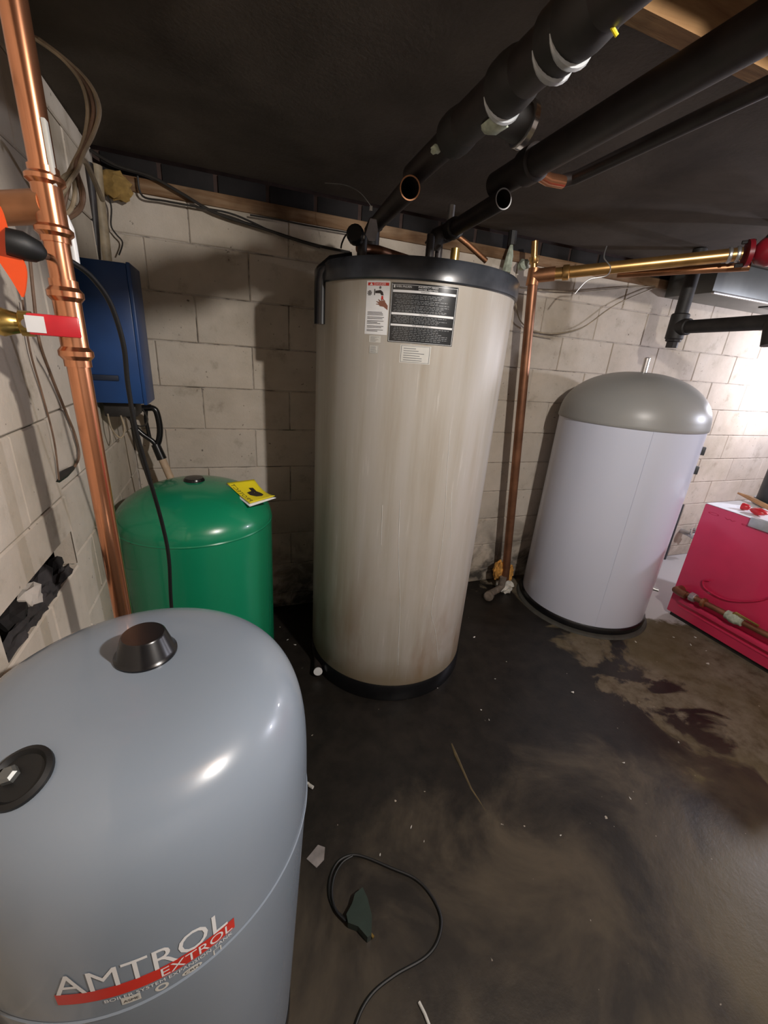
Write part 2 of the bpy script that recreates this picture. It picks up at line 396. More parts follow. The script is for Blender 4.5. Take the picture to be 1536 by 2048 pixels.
# plastered part of the ceiling, open joists nearer than y = 0.87
ceil = struct('ceiling', MB().box(((XR + XW) / 2, (0.91 + 2.21) / 2, ZC + 0.02), (XR - XW + 0.4, 2.21 - 0.91, 0.04)), 'ceiling', smooth=False)
part(MB().box(((XR + XW) / 2, (YW + YN) / 2, ZC + 0.235), (XR - XW + 0.8, YW - YN + 0.8, 0.03)), 'subfloor', 'joist_wood', ceil, smooth=False)
for i in range(9):
    y = 0.888 - 0.40 * i
    part(MB().box(((XR + XW) / 2, y, ZC + 0.1075), (XR - XW + 0.1, 0.045, 0.225)), 'joist', 'joist_wood', ceil, smooth=False)
# blocks, one object each; three shared meshes with chamfered faces
def block_mesh(L, Hh, D, name):
    g = 0.0034; c = 0.004; rn = random.Random(int(L * 1000))
    x0, x1, z0, z1 = g / 2, L - g / 2, g / 2, Hh - g / 2
    vs = [(x0, 0, z0), (x1, 0, z0), (x1, 0, z1), (x0, 0, z1),
          (x0, -D + c, z0), (x1, -D + c, z0), (x1, -D + c, z1), (x0, -D + c, z1),
          (x0 + c, -D, z0 + c), (x1 - c, -D, z0 + c), (x1 - c, -D, z1 - c), (x0 + c, -D, z1 - c)]
    fs = [(0, 1, 5, 4), (1, 2, 6, 5), (2, 3, 7, 6), (3, 0, 4, 7), (4, 5, 9, 8), (5, 6, 10, 9), (6, 7, 11, 10), (7, 4, 8, 11), (8, 9, 10, 11)]
    me = bpy.data.meshes.new(name); me.from_pydata(vs, [], fs); me.materials.append(M['block']); return me
BM = {}
def add_block(parent, L, Hh, D, loc, rz, jit=0.0015):
    key = (round(L, 3), round(Hh, 3), round(D, 3))
    if key not in BM: BM[key] = block_mesh(L, Hh, D, 'block')
    o = bpy.data.objects.new('block', BM[key]); COL.objects.link(o); o.parent = parent
    dx = random.uniform(-jit, jit)
    o.location = (Vector(loc) + (Vector((0, dx, 0)) if abs(rz) < 0.1 else Vector((dx, 0, 0)))) - world_loc(parent)
    o.rotation_euler = (0, 0, rz); return o
PITCH = 0.42
for k in range(-1, 10):
    z0 = 0.1 + 0.2 * k
    if z0 < 0: z0 = 0.0; hh = 0.1
    else: hh = 0.2
    start = 1.80 if k % 2 == 0 else 1.95 + 0.03
    x = start - PITCH * math.ceil((start - XW) / PITCH)
    while x < XR:
        a = max(x, XW); b = min(x + PITCH, XR)
        if b - a > 0.03: add_block(wb, b - a, hh, 0.03 + 0.0, (a, YW + 0.03 - 0.0, z0), 0)
        x += PITCH
# left wall: blocks face +X (rotate +90: local -y -> +x, local x -> +y)
HOLE = (0.86, 1.24)
for k in range(-1, 11):
    z0 = 0.1 + 0.2 * k; hh = 0.2
    if z0 < 0: z0 = 0.0; hh = 0.1
    if z0 >= 2.1: hh = 0.07
    y = 1.24 - PITCH * (5 if k % 2 == 0 else 4.5)
    while y < YW:
        a = y; b = min(y + PITCH, YW)
        pier = b <= 1.2401
        if a < 1.24 < b:           # split at the edge of the projecting pier
            add_block(wl, 1.24 - a, hh, 0.05, (XW - 0.03, a, z0), PI / 2); add_block(wl, b - 1.24, hh, 0.03, (XW - 0.03, 1.24, z0), PI / 2)
        else:
            if not (pier and k == 4 and a > 0.5 and b > 0.85):      # one block of the pier is broken away
                add_block(wl, b - a, hh, 0.05 if pier else 0.03, (XW - 0.03, a, z0), PI / 2)
            else:
                add_block(wl, b - a, 0.105, 0.05, (XW - 0.03, a, z0 + 0.095), PI / 2)
        y += PITCH
# rubble in the gap of the broken course
for i, (y, x, z, r) in enumerate([(1.19, -0.455, 0.925, .022), (1.12, -0.462, 0.92, .03), (1.03, -0.455, 0.925, .028), (0.96, -0.462, 0.92, .03), (1.07, -0.445, 0.915, .014)]):
    part(MB().blob((x, y, z), (r * .7, r * 1.4, r), i, 0.3, 2), 'rubble', ['brick', 'soot', 'mortar', 'brick', 'soot'][i], wl, smooth=False)
for i, (y, z, a, b_) in enumerate([(1.17, .895, .06, .022), (1.08, .89, .07, .03), (0.98, .885, .07, .034), (0.89, .88, .08, .04)]):
    part(MB().blob((-0.442, y, z), (0.020, a, b_), 30 + i, 0.25, 3), 'soot_crust', 'soot', wl, smooth=False)
# cracks of cement smear on the pier: raised mortar rib below the gap
# top of the wall: timber plate, then sooty bricks up to the plaster
struct('trim_1', MB().box(((XR + XW) / 2, YW + 0.045, 2.075), (XR - XW, 0.11, 0.052), bev=0.004), 'sill_wood')
struct('trim_2', MB().box(((XR + XW) / 2, YW + 0.05, 2.25), (XR - XW + 0.2, 0.06, 0.34)), 'brick_mortar', smooth=False)
x = XW + 0.02; first = None; k = 0
while x < XR - 0.2:
    o = part(MB().box((0, 0, 0), (0.195, 0.09, 0.066), bev=0.003), 'brick', 'brick', wb) if first is None else None
    if first is None: first = o; o.location = (x + 0.1, YW + 0.055, 2.136)
    else:
        o = first.copy(); COL.objects.link(o); o.location = (x + 0.1, YW + 0.055 + random.uniform(-.006, .006), 2.136)
    x += 0.213; k += 1

# ------------------------------------------------------------------ tanks
def superdome(r, zs, zt, p, taper, n=26, z0=0.0):
    out = []
    for i in range(12):
        z = z0 + (zs - z0) * i / 12; out.append((r * (1 - taper * (zs - z)), z))
    for i in range(n + 1):
        t = PI / 2 * i / n
        rr = r * max(math.cos(t), 0) ** (2 / p); zz = zs + (zt - zs) * math.sin(t) ** (2 / p); out.append((max(rr, 0.0005), zz))
    return out

# --- grey expansion tank, nearest
GC = (-0.1514, 0.5709); GR = 0.25; GS = 0.7494; GT = 1.042; GP = 4.6; GTap = 0.21
t = thing('expansion_tank', 'big grey-blue domed expansion tank with red and white lettering, in the foreground', 'tank', (*GC, 0))
prof = superdome(GR, GS, GT, GP, GTap, 60, 0.03)
body = part(MB().lathe(prof, (*GC, 0), seg=128), 'tank_body', 'grey_paint', t)
part(MB().lathe([(GR + .0002, -0.003), (GR + .0018, 0), (GR + .0002, 0.003)], (*GC, GS), seg=128, cap=False), 'weld_seam', 'grey_paint', t)
rb = GR * (1 - GTap * GS)
part(MB().lathe([(rb - 0.02, 0), (rb + 0.004, 0), (rb + 0.004, 0.05), (rb - 0.02, 0.05)], (*GC, 0), seg=64), 'base_ring', 'black_plastic', t)
cap = MB().lathe([(0.044, 0), (0.044, 0.004), (0.040, 0.008), (0.031, 0.036), (0.029, 0.038), (0.0005, 0.038)], (-0.143, 0.606, GT - 0.001), seg=48)
part(cap, 'valve_cap', 'black_plastic', t, 'black tapered plastic cap on the crown of the dome')
p2 = Vector((-0.243, 0.432, 1.033)); nrm = Vector((-0.2, -0.3, 1)).normalized()
f = part(MB().lathe([(0.033, 0), (0.033, 0.005), (0.028, 0.008), (0.024, 0.003), (0.0005, 0.002)], p2 - nrm * 0.003, nrm, 40), 'port_ring', 'black_rubber', t, 'round black port with a silvery plug, left on the dome')
part(MB().lathe([(0.010, 0), (0.010, 0.009), (0.007, 0.012), (0.0005, 0.012)], p2 + Vector((-0.010, 0.006, -0.004)), nrm, 6), 'port_plug', 'duct', f)
def gsurf(off):
    def fn(a, z):          # a in degrees along the tank, z height; follows the dome profile
        zz = z + 0.0005 * (-62 - a)
        if zz > GS: rr = GR * max(1 - ((zz - GS) / (GT - GS)) ** GP, 0) ** (1 / GP)
        else: rr = GR * (1 - GTap * (GS - zz))
        rr += off; th = math.radians(a)
        return (GC[0] + rr * math.cos(th), GC[1] + rr * math.sin(th), zz)
    return fn
mb = MB(); patch(mb, gsurf(0.0006), -105.5, 0.771, -61.5, 0.7925, 40, 2); part(mb, 'label_band', 'red_print', t, 'red band under the white brand lettering')
mb = MB(); place_text(mb, 'AMTROL', gsurf(0.0009), -105, 0.792, 41.5, 0.038); part(mb, 'brand_lettering', 'white', t)
mb = MB(); place_text(mb, 'EXTROL', gsurf(0.0011), -81.5, 0.7735, 19.2, 0.0165); part(mb, 'brand_lettering', 'white', t)
mb = MB(); place_text(mb, 'BOILER SYSTEM EXPANSION TANK', gsurf(0.0011), -95, 0.763, 32.5, 0.0062); part(mb, 'small_lettering', 'white', t)
mb = MB(); patch(mb, gsurf(0.0006), -91.5, 0.748, -87, 0.7615, 5, 1)
F6 = gsurf(0.0006)
ov = lambda ca, cz, ra, rz, ri: [F6(ca + ra * k * math.cos(q), cz + rz * k * math.sin(q)) for k in (ri, 1.0) for q in [2 * PI * i / 24 for i in range(24)]]
mb.add(ov(-82, 0.7525, 1.7, 0.007, 0.55), [(i, (i + 1) % 24, 24 + (i + 1) % 24, 24 + i) for i in range(24)])
mb.add(ov(-74.3, 0.753, 2.7, 0.0055, 0.0001), [(i, (i + 1) % 24, 24 + (i + 1) % 24, 24 + i) for i in range(24)])
for (a0, z0_, a1, z1_) in [(-68.2, .7475, -66.2, .7485), (-68.2, .7585, -66.2, .7595), (-68.4, .7475, -68.0, .7595), (-66.4, .7475, -66.0, .7595)]: patch(mb, F6, a0, z0_, a1, z1_, 2, 1)
part(mb, 'approval_marks', 'offwhite', t)
mb = MB(); place_text(mb, 'CRN', gsurf(0.0011), -76.2, 0.7508, 3.8, 0.0045); part(mb, 'mark_lettering', 'dark_print', t)
mb = MB(); place_text(mb, 'ASME', gsurf(0.0011), -91, 0.752, 3.6, 0.005); part(mb, 'mark_lettering', 'dark_print', t)

# --- green tank
NC = (-0.14, 1.645); NR = 0.28
t = thing('pressure_tank', 'bright green enamelled pressure tank against the back wall, yellow card on its shoulder', 'tank', (*NC, 0))
gp = superdome(NR, 0.869, 1.013, 1.95, 0.02, 40, 0.03)
part(MB().lathe(gp, (*NC, 0), seg=96), 'tank_body', 'green_paint', t)
part(MB().lathe([(NR, -0.004), (NR + .002, 0), (NR, 0.004)], (*NC, 0.862), seg=96, cap=False), 'weld_seam', 'green_paint', t)
part(MB().lathe([(NR - 0.03, 0), (NR - 0.004, 0), (NR - 0.004, 0.06), (NR - 0.03, 0.06)], (*NC, 0), seg=64), 'base_ring', 'black_plastic', t)
part(MB().lathe([(0.037, 0), (0.037, 0.004), (0.032, 0.012), (0.0005, 0.014)], (-0.14, 1.647, 1.011), seg=32), 'valve_cap', 'black_plastic', t, 'low black cap on the crown')
# yellow card on its shoulder
def card_pts(z_off):
    c00 = Vector((-0.022, 1.632, 1.004)); c10 = Vector((0.078, 1.625, 0.992)); c11 = Vector((0.128, 1.500, 0.960)); c01 = Vector((0.047, 1.508, 0.955))
    c00 = Vector(atZ(453, 966, 1.006)); c10 = Vector(atZ(508, 959, 1.012)); c11 = Vector(atZ(550, 992, 0.985)); c01 = Vector(atZ(500, 1007, 0.965))
    return c00, c10, c11, c01
C0, C1, C2, C3 = card_pts(0)
def cardfn(off):
    def fn(u, v):
        a = C0.lerp(C1, u); b = C3.lerp(C2, u); p = a.lerp(b, v)
        p = p + Vector((0, 0, -0.016 * math.sin(PI * v) * (0.2 + 0.8 * u) + off)); return tuple(p)
    return fn
ct = thing('warning_card', 'yellow card with a black valve picture lying on the green tank', 'card', tuple(C0))
mb = MB(); patch(mb, cardfn(0.0), 0, 0, 1, 1, 10, 14); o = part(mb, 'card_front', 'yellow', ct)
o.modifiers.new('thick', 'SOLIDIFY').thickness = 0.0012
mb = MB(); patch(mb, cardfn(-0.007), -0.06, 0.02, 1.0, 1.05, 8, 8); o = part(mb, 'card_back', 'paper', ct, 'white page under the yellow one'); o.modifiers.new('thick', 'SOLIDIFY').thickness = 0.0012
mb = MB(); F = cardfn(0.0016)
vp = [(.40, .30), (.52, .22), (.66, .25), (.66, .40), (.76, .52), (.80, .66), (.70, .76), (.52, .78), (.36, .72), (.27, .58), (.30, .46), (.42, .42)]
vp = [(.56, .30), (.72, .30), (.72, .47), (.80, .58), (.80, .70), (.68, .78), (.48, .76), (.34, .64), (.33, .50), (.46, .46), (.55, .44)]
cx_, cy_ = sum(p[0] for p in vp) / len(vp), sum(p[1] for p in vp) / len(vp)
rings = [[F(cx_ + (x - cx_) * k, cy_ + (y - cy_) * k) for x, y in vp] for k in (1, .6, .05)]
mb.add(sum(rings, []), [(j * 11 + i, j * 11 + (i + 1) % 11, (j + 1) * 11 + (i + 1) % 11, (j + 1) * 11 + i) for j in range(2) for i in range(11)])
part(mb, 'valve_picture', 'dark_print', ct)
mb = MB(); V, Fc = text_mb('PROTECT', 0.3); mb.add([F(0.05 + (1 - v) * 0.0 + v * 0.14, 0.93 - u * 0.84) for u, v in V], Fc)
part(mb, 'card_lettering', 'dark_print', ct)

# --- tall indirect water heater
HC = (0.740, 1.737); HR = 0.396
t = thing('water_heater', 'tall beige stained cylindrical water heater with black lid, standing in the middle', 'water heater', (*HC, 0))
part(MB().lathe([(HR - .001, 0.086), (HR, 0.09), (HR, 0.6), (HR, 1.2), (HR, 1.76), (HR - 0.02, 1.76)], (*HC, 0), seg=128), 'tank_jacket', 'shell', t)
part(MB().lathe([(HR - 0.03, 0.0), (HR + 0.004, 0.0), (HR + 0.007, 0.01), (HR + 0.007, 0.074), (HR + 0.002, 0.086), (HR - 0.03, 0.086)], (*HC, 0), seg=96), 'base_ring', 'black_plastic', t)
lid = part(MB().lathe([(HR + 0.006, 1.738), (HR + 0.010, 1.742), (HR + 0.010, 1.795), (HR + 0.002, 1.806), (HR - 0.02, 1.810), (HR - 0.10, 1.826), (0.0005, 1.835)], (*HC, 0), seg=128), 'tank_lid', 'lid_black', t)
# black channel hugging the left side, elbow at top
ang = math.radians(186)
cp = lambda r, a, z: (HC[0] + r * math.cos(a), HC[1] + r * math.sin(a), z)
part(MB().tube([cp(HR + 0.006, math.radians(188), 1.60), cp(HR + 0.006, math.radians(188), 1.74), cp(HR + 0.004, math.radians(189), 1.775), cp(HR - 0.02, math.radians(193), 1.80), cp(HR - 0.08, math.radians(200), 1.815)], 0.026, 16), 'wiring_channel', 'black_plastic', t, 'black elbowed channel down the left side')
def hs(off):
    def fn(u, z):       # u = arc length from azimuth -100 deg, z height
        a = math.radians(-100) + u / HR; r = HR + off; return (HC[0] + r * math.cos(a), HC[1] + r * math.sin(a), z)
    return fn
def invh(px, py):
    d = ray(px, py); d = d / np.linalg.norm(d); o = np.array([-HC[0], -HC[1]])
    a = d[0] ** 2 + d[1] ** 2; b = 2 * (d[0] * o[0] + d[1] * o[1]); c = o @ o - HR * HR
    tt = (-b - math.sqrt(b * b - 4 * a * c)) / (2 * a); P = d * tt; P[2] += CAM_H
    return ((math.atan2(P[1] - HC[1], P[0] - HC[0]) - math.radians(-100)) * HR, P[2])
bl0 = invh(776, 683); bl1 = invh(915, 567); 
bx0, bz0 = invh(775, 684)[0], 1.551; bx1, bz1 = invh(912, 620)[0], 1.729
lab = MB(); patch(lab, hs(0.0006), bx0, bz0, bx1, bz1, 24, 1)
lb = part(lab, 'warning_label', 'black_label', t, 'large black label: indirect fired water heaters')
W = bx1 - bx0; Hh = bz1 - bz0
mb = MB(); A = hs(0.0010)
for (u0, v0, u1, v1) in [(0.03, .845, .97, .885), (0.03, .475, .97, .512), (0.03, .285, .97, .318)]: patch(mb, A, bx0 + u0 * W, bz0 + v0 * Hh, bx0 + u1 * W, bz0 + v1 * Hh, 16)
for e in [(0.012, .01, .018, .985), (.982, .01, .988, .985), (.012, .012, .988, .018), (.012, .965, .988, .97)]: patch(mb, A, bx0 + e[0] * W, bz0 + e[1] * Hh, bx0 + e[2] * W, bz0 + e[3] * Hh, 12)
part(mb, 'label_rule', 'white', lb)
mb = MB()
place_text(mb, 'WEIL-McLAIN', A, bx0 + .075 * W, bz0 + .925 * Hh, .225 * W, .024 * Hh * 1.2)
patch(mb, A, bx0 + .04 * W, bz0 + .918 * Hh, bx0 + .06 * W, bz0 + .958 * Hh, 2)
part(mb, 'label_lettering', 'white', lb); mb = MB()
place_text(mb, 'INDIRECT FIRED', A, bx0 + .40 * W, bz0 + .932 * Hh, .29 * W, .024 * Hh * 1.1)
place_text(mb, 'WATER HEATERS', A, bx0 + .40 * W, bz0 + .892 * Hh, .29 * W, .024 * Hh * 1.1)
part(mb, 'label_lettering', 'white', lb)
mb = MB(); A2 = hs(0.0014)
place_text(mb, 'WARNING', A2, bx0 + .44 * W, bz0 + .854 * Hh, .13 * W, .022 * Hh)
part(mb, 'rule_lettering', 'dark_print', lb); mb = MB()
place_text(mb, 'CAUTION', A2, bx0 + .44 * W, bz0 + .483 * Hh, .13 * W, .022 * Hh)
part(mb, 'rule_lettering', 'dark_print', lb); mb = MB()
place_text(mb, 'FOR YOUR SAFETY', A2, bx0 + .36 * W, bz0 + .291 * Hh, .28 * W, .022 * Hh)
part(mb, 'rule_lettering', 'dark_print', lb)
mb = MB(); rn = random.Random(3)
for v in [.80, .775, .75, .715, .69, .665, .63, .605, .58, .55, .53, .445, .42, .395, .37, .345, .255, .23, .2, .17, .14, .11, .08, .05]:
    u = 0.05 + rn.random() * .05; e = .93 - rn.random() * .25
    while u < e:
        l = .02 + rn.random() * .05; patch(mb, A, bx0 + u * W, bz0 + v * Hh, bx0 + min(u + l, e) * W, bz0 + (v + .010) * Hh, 2); u += l + .012
tag(part(mb, 'fine_print', 'grey_print', lb), kind='stuff')
# danger label
dx0, dz0 = invh(729, 668)[0], 1.571; dx1, dz1 = invh(772, 600)[0], 1.732
dx1 = bx0 - 0.004; Wd = dx1 - dx0; Hd = dz1 - dz0
mb = MB(); patch(mb, hs(0.0006), dx0, dz0, dx1, dz1, 8); dl = part(mb, 'danger_label', 'white', t, 'white danger label with red heading')
mb = MB(); patch(mb, A, dx0 + .06 * Wd, dz0 + .915 * Hd, dx0 + .96 * Wd, dz0 + .97 * Hd, 6)
part(mb, 'label_heading', 'red_print', dl)
mb = MB(); place_text(mb, 'DANGER', A2, dx0 + .33 * Wd, dz0 + .922 * Hd, .5 * Wd, .040 * Hd)
mb.add([A2(dx0 + .14 * Wd, dz0 + .923 * Hd), A2(dx0 + .28 * Wd, dz0 + .923 * Hd), A2(dx0 + .21 * Wd, dz0 + .965 * Hd)], [(0, 1, 2)])
part(mb, 'heading_lettering', 'white', dl)
mb = MB()
def poly(mb, fn, pts):
    cx = sum(p[0] for p in pts) / len(pts); cy = sum(p[1] for p in pts) / len(pts); n = len(pts)
    mb.add([fn(*p) for p in pts] + [fn(cx, cy)], [(i, (i + 1) % n, n) for i in range(n)])
D = lambda u, v: A(dx0 + u * Wd, dz0 + v * Hd)
poly(mb, D, [(.40, .82), (.62, .835), (.72, .80), (.76, .74), (.66, .74), (.62, .775), (.40, .775)])      # tap
poly(mb, D, [(.35, .85), (.39, .85), (.39, .74), (.35, .74)])
for q in range(8):     # knobs
    a = q * PI / 4
    poly(mb, D, [(.60 + .05 * math.cos(a + d), .88 + .026 * math.sin(a + d)) for d in (0, .5)] + [(.60, .88)])
    poly(mb, D, [(.15 + .10 * math.cos(a + d), .78 + .05 * math.sin(a + d)) for d in (0, .5)] + [(.15, .78)])
part(mb, 'label_picture', 'dark_print', dl, 'black tap picture'); mb = MB()
rn = random.Random(5)
for v in [.42, .395, .37, .325, .30, .255, .23, .205, .155, .13, .085, .06]:
    patch(mb, D, .10, v, .10 + .45 + rn.random() * .3, v + .010, 3)
tag(part(mb, 'fine_print', 'dark_print', dl), kind='stuff')
mb = MB()
poly(mb, D, [(.96, .47), (.96, .55), (.84, .62), (.74, .64), (.62, .63), (.56, .58), (.62, .54), (.78, .53)])
for a in [((.72, .62), (.66, .68)), ((.64, .62), (.54, .665)), ((.60, .60), (.46, .625)), ((.60, .575), (.46, .575)), ((.82, .62), (.74, .675))]:
    (x0, y0), (x1, y1) = a; poly(mb, D, [(x0 - .03, y0 - .01), (x1, y1 - .006), (x1, y1 + .006), (x0 + .03, y0 + .012)])
part(mb, 'hand_picture', 'skin_print', dl)
mb = MB(); poly(mb, D, [(.67, .73), (.74, .73), (.76, .66), (.66, .66)]); part(mb, 'water_picture', 'red_print', dl)
# small stickers
for (p, q, m, lblt) in [((738, 684), (762, 672), 'offwhite', None), ((738, 706), (757, 691), 'offwhite', 'small square sticker with black border'), ((798, 724), (863, 690), 'offwhite', 'cream data plate with thin black border')]:
    a = invh(*p); b = invh(*q)
    z_lo, z_hi = a[1], b[1]
    if m and p[0] == 798: z_lo, z_hi = 1.488, 1.545
    mb = MB(); patch(mb, hs(0.0006), a[0], z_lo, b[0], z_hi, 6); s_ = part(mb, 'sticker', m, t, lblt)
    mb = MB(); w_, h_ = b[0] - a[0], z_hi - z_lo; rn = random.Random(int(p[0] + p[1]))
    if p != (738, 684):
        k = .035; 
        for e in [(k, k * 1.4, 1 - k, k * 1.4 + .02), (k, 1 - k * 1.6, 1 - k, 1 - k * 1.6 + .02), (k, k, k + .014, 1 - k), (1 - k - .014, k, 1 - k, 1 - k)]: patch(mb, hs(0.001), a[0] + e[0] * w_, z_lo + e[1] * h_, a[0] + e[2] * w_, z_lo + e[3] * h_, 4)
    for i in range(6): patch(mb, hs(0.001), a[0] + .12 * w_, z_lo + (.15 + .13 * i) * h_, a[0] + (.5 + .38 * rn.random()) * w_, z_lo + (.15 + .13 * i + .035) * h_, 3)
    part(mb, 'sticker_print', 'grey_print', s_)
# pale drip runs on the jacket: thin raised lime streaks
mb = MB(); S = lambda px, py: invh(px, py)
for path in [[(900, 860), (893, 960), (890, 1030), (880, 1120), (866, 1200), (863, 1230), (872, 1270), (876, 1320)], [(800, 1000), (797, 1110), (800, 1200), (797, 1290), (796, 1330)], [(765, 1010), (762, 1090)], [(903, 985), (901, 1075)]]:
    pts = [hs(0.0004)(*S(*p)) for p in path]; mb.tube(catmull([Vector(p) for p in pts], 5), 0.0011, 5)
part(mb, 'drip_streak', 'white_dust', t, 'thin whitish dried drip runs')
# fittings on top that belong to the heater
TZ = 1.826
def nip(x, y, z0, z1, r, m, name, lab_=None): return part(MB().tube([(x, y, z0), (x, y, z1)], r, 16), name, m, t, lab_)
nip(0.79, 1.66, TZ - .01, 1.93, 0.014, 'pipe_dark', 'outlet_nipple')
nip(0.735, 1.62, TZ - .01, 1.935, 0.016, 'pipe_dark', 'inlet_nipple')
nip(0.83, 1.60, TZ - .012, 1.90, 0.017, 'brass', 'relief_fitting', 'yellowish brass fitting')
nip(0.58, 1.84, TZ - .03, 1.85, 0.022, 'pipe_dark', 'riser_nipple')

# --- white lavender water heater
WC = (2.236, 1.836); WR = 0.388
t = thing('storage_heater', 'white squat water heater with grey domed lid near the back wall', 'water heater', (*WC, 0))
part(MB().lathe([(WR - .001, 0.05), (WR, 0.054), (WR, 0.7), (WR, 1.27)], (*WC, 0), seg=128), 'tank_jacket', 'white_body', t)
part(MB().box(cp(0, 0, 0), (0, 0, 0)) if False else MB().tube([(WC[0] + (WR + .0012) * math.cos(math.radians(-122)), WC[1] + (WR + .0012) * math.sin(math.radians(-122)), z) for z in (0.056, 1.262)], 0.0016, 6), 'jacket_seam', 'white_body', t)
part(MB().lathe([(WR - 0.05, 0.012), (WR + 0.010, 0.012), (WR + 0.012, 0.04), (WR + 0.004, 0.052), (WR - 0.05, 0.052)], (*WC, 0), seg=96), 'base_ring', 'black_plastic', t)
prof = [(WR - 0.01, 1.247), (WR + 0.006, 1.247), (WR + 0.008, 1.252), (WR + 0.008, 1.262)] + [(r_ + 0.006 if r_ > .05 else r_, z_) for (r_, z_) in superdome(WR, 1.262, 1.5286, 2.15, 0, 30, 1.26)[13:]]
part(MB().lathe(prof, (*WC, 0), seg=128), 'tank_lid', 'grey_lid', t, 'smooth mid-grey plastic domed lid')
part(MB().lathe([(0.016, 0), (0.016, 0.085), (0.012, 0.088), (0.0005, 0.088)], (WC[0] + 0.028, WC[1] + 0.015, 1.52), seg=20), 'top_nipple', 'chrome', t)
for i, (a, z) in enumerate([(-53, 1.14), (-53, 1.03)]):
    a = math.radians(a); c = Vector((WC[0] + WR * math.cos(a), WC[1] + WR * math.sin(a), z))
    part(MB().box(c + Vector((math.cos(a), math.sin(a), 0)) * 0.006, (0.024, 0.03, 0.045), Matrix.Rotation(a, 3, 'Z'), bev=0.003), 'control_bracket', 'grey_dark', t)
part(MB().tube([(WC[0] + .6 * (WR - .01), WC[1] - .8 * (WR - .01), 0.25), (WC[0] + .6 * (WR + .03), WC[1] - .8 * (WR + .03), 0.25)], 0.011, 12), 'drain_nipple', 'steel', t)
single(MB().lathe([(0.420, 0.0), (0.414, 0.010), (0.0005, 0.011)], (WC[0] - .012, WC[1] - .008, 0), seg=48), 'heater_pad', 'pad', 'thin grey-green round pad under the white water heater', 'pad', (*WC, 0))

# --- red boiler
t = thing('boiler', 'pink-red enamelled boiler at the right edge, papers on top', 'boiler', (3.1, 1.1, 0))
BX0, BX1, BY0, BY1, BZ = 2.735, 3.42, 0.55, 1.562, 0.80
side = part(MB().box(((BX0 + BX1) / 2, (BY0 + BY1) / 2, (BZ + 0.03) / 2), (BX1 - BX0, BY1 - BY0, BZ - 0.03), bev=0.006), 'jacket', 'boiler_red', t)
part(MB().box(((BX0 + BX1) / 2, (BY0 + BY1) / 2, 0.012), (BX1 - BX0 - .04, BY1 - BY0 - .04, 0.024)), 'base_frame', 'black_iron', t)
part(MB().box((BX0 - 0.002, (BY0 + BY1) / 2 - 0.02, 0.10), (0.006, BY1 - BY0 - .08, 0.012), bev=.002), 'panel_crease', 'boiler_red', t)
mb = MB(); V, Fc = text_mb('O w e r s', 0.3); mb.add([(BX0 - 0.0008, 1.53 - u * 0.34, 0.748 + v * 0.015) for u, v in V], Fc)
tag(part(mb, 'jacket_lettering', 'boiler_print', t, 'faint dark lettering'), kind='stuff')
# pipework on its side
px_ = BX0 - 0.045
pw = thing('boiler_pipework', 'rusty pipe run with valve low on the red boiler side', 'pipe', (px_, 1.4, 0.0))
part(MB().tube([(px_, 1.50, 0.215), (px_, 1.42, 0.225), (px_, 0.70, 0.245)], 0.017, 14), 'pipe_run', 'copper_brown', pw)
part(MB().tube([(BX0 + 0.002, 1.515, 0.215), (px_ - .004, 1.515, 0.215), (px_ - .004, 1.49, 0.215), (px_ - .004, 1.45, 0.215)], 0.026, 14), 'elbow', 'copper_brown', pw)
part(MB().lathe([(0.026, 0), (0.030, 0.004), (0.030, 0.03), (0.026, 0.034)], (px_, 1.43, 0.224), (0, -1, 0.02), 8), 'union_nut', 'steel', pw, 'greyish union nut')
part(MB().lathe([(0.018, 0), (0.03, 0.006), (0.03, 0.02), (0.022, 0.026)], (px_, 1.36, 0.226), (0, -1, 0.02), 16), 'coupling', 'copper_dull', pw)
vb = part(MB().lathe([(0.018, 0), (0.027, 0.004), (0.027, 0.02), (0.034, 0.035), (0.034, 0.06), (0.027, 0.075), (0.027, 0.09), (0.018, 0.094)], (px_, 1.22, 0.231), (0, -1, 0.02), 12), 'valve_body', 'corroded', pw, 'limescaled valve body')
part(MB().tube([(px_ - .012, 1.18, 0.262), (px_ - .018, 1.17, 0.275), (px_ - .018, 1.05, 0.268)], 0.007, 8), 'valve_lever', 'brass', vb, 'yellow lever handle')
part(MB().box((px_ + .03, 1.05, 0.150), (0.02, 0.9, 0.03), bev=.004), 'lower_rail', 'boiler_red', pw)
single(MB().tube([Vector(p) for p in [(BX0 - .012, 1.02, 0.74), (BX0 - .012, 1.03, 0.55), (BX0 - .012, 1.10, 0.40), (BX0 - .012, 1.25, 0.30), (BX0 - .012, 1.38, 0.30), (BX0 - .012, 1.41, 0.34), (BX0 - .012, 1.38, 0.36)]], 0.006, 8, smooth_path=6), 'curved_line', 'boiler_print', 'thin curved red-brown line against the boiler side', 'tube', (BX0 - .012, 1.2, 0.3))  # thin curved line raised along the boiler side
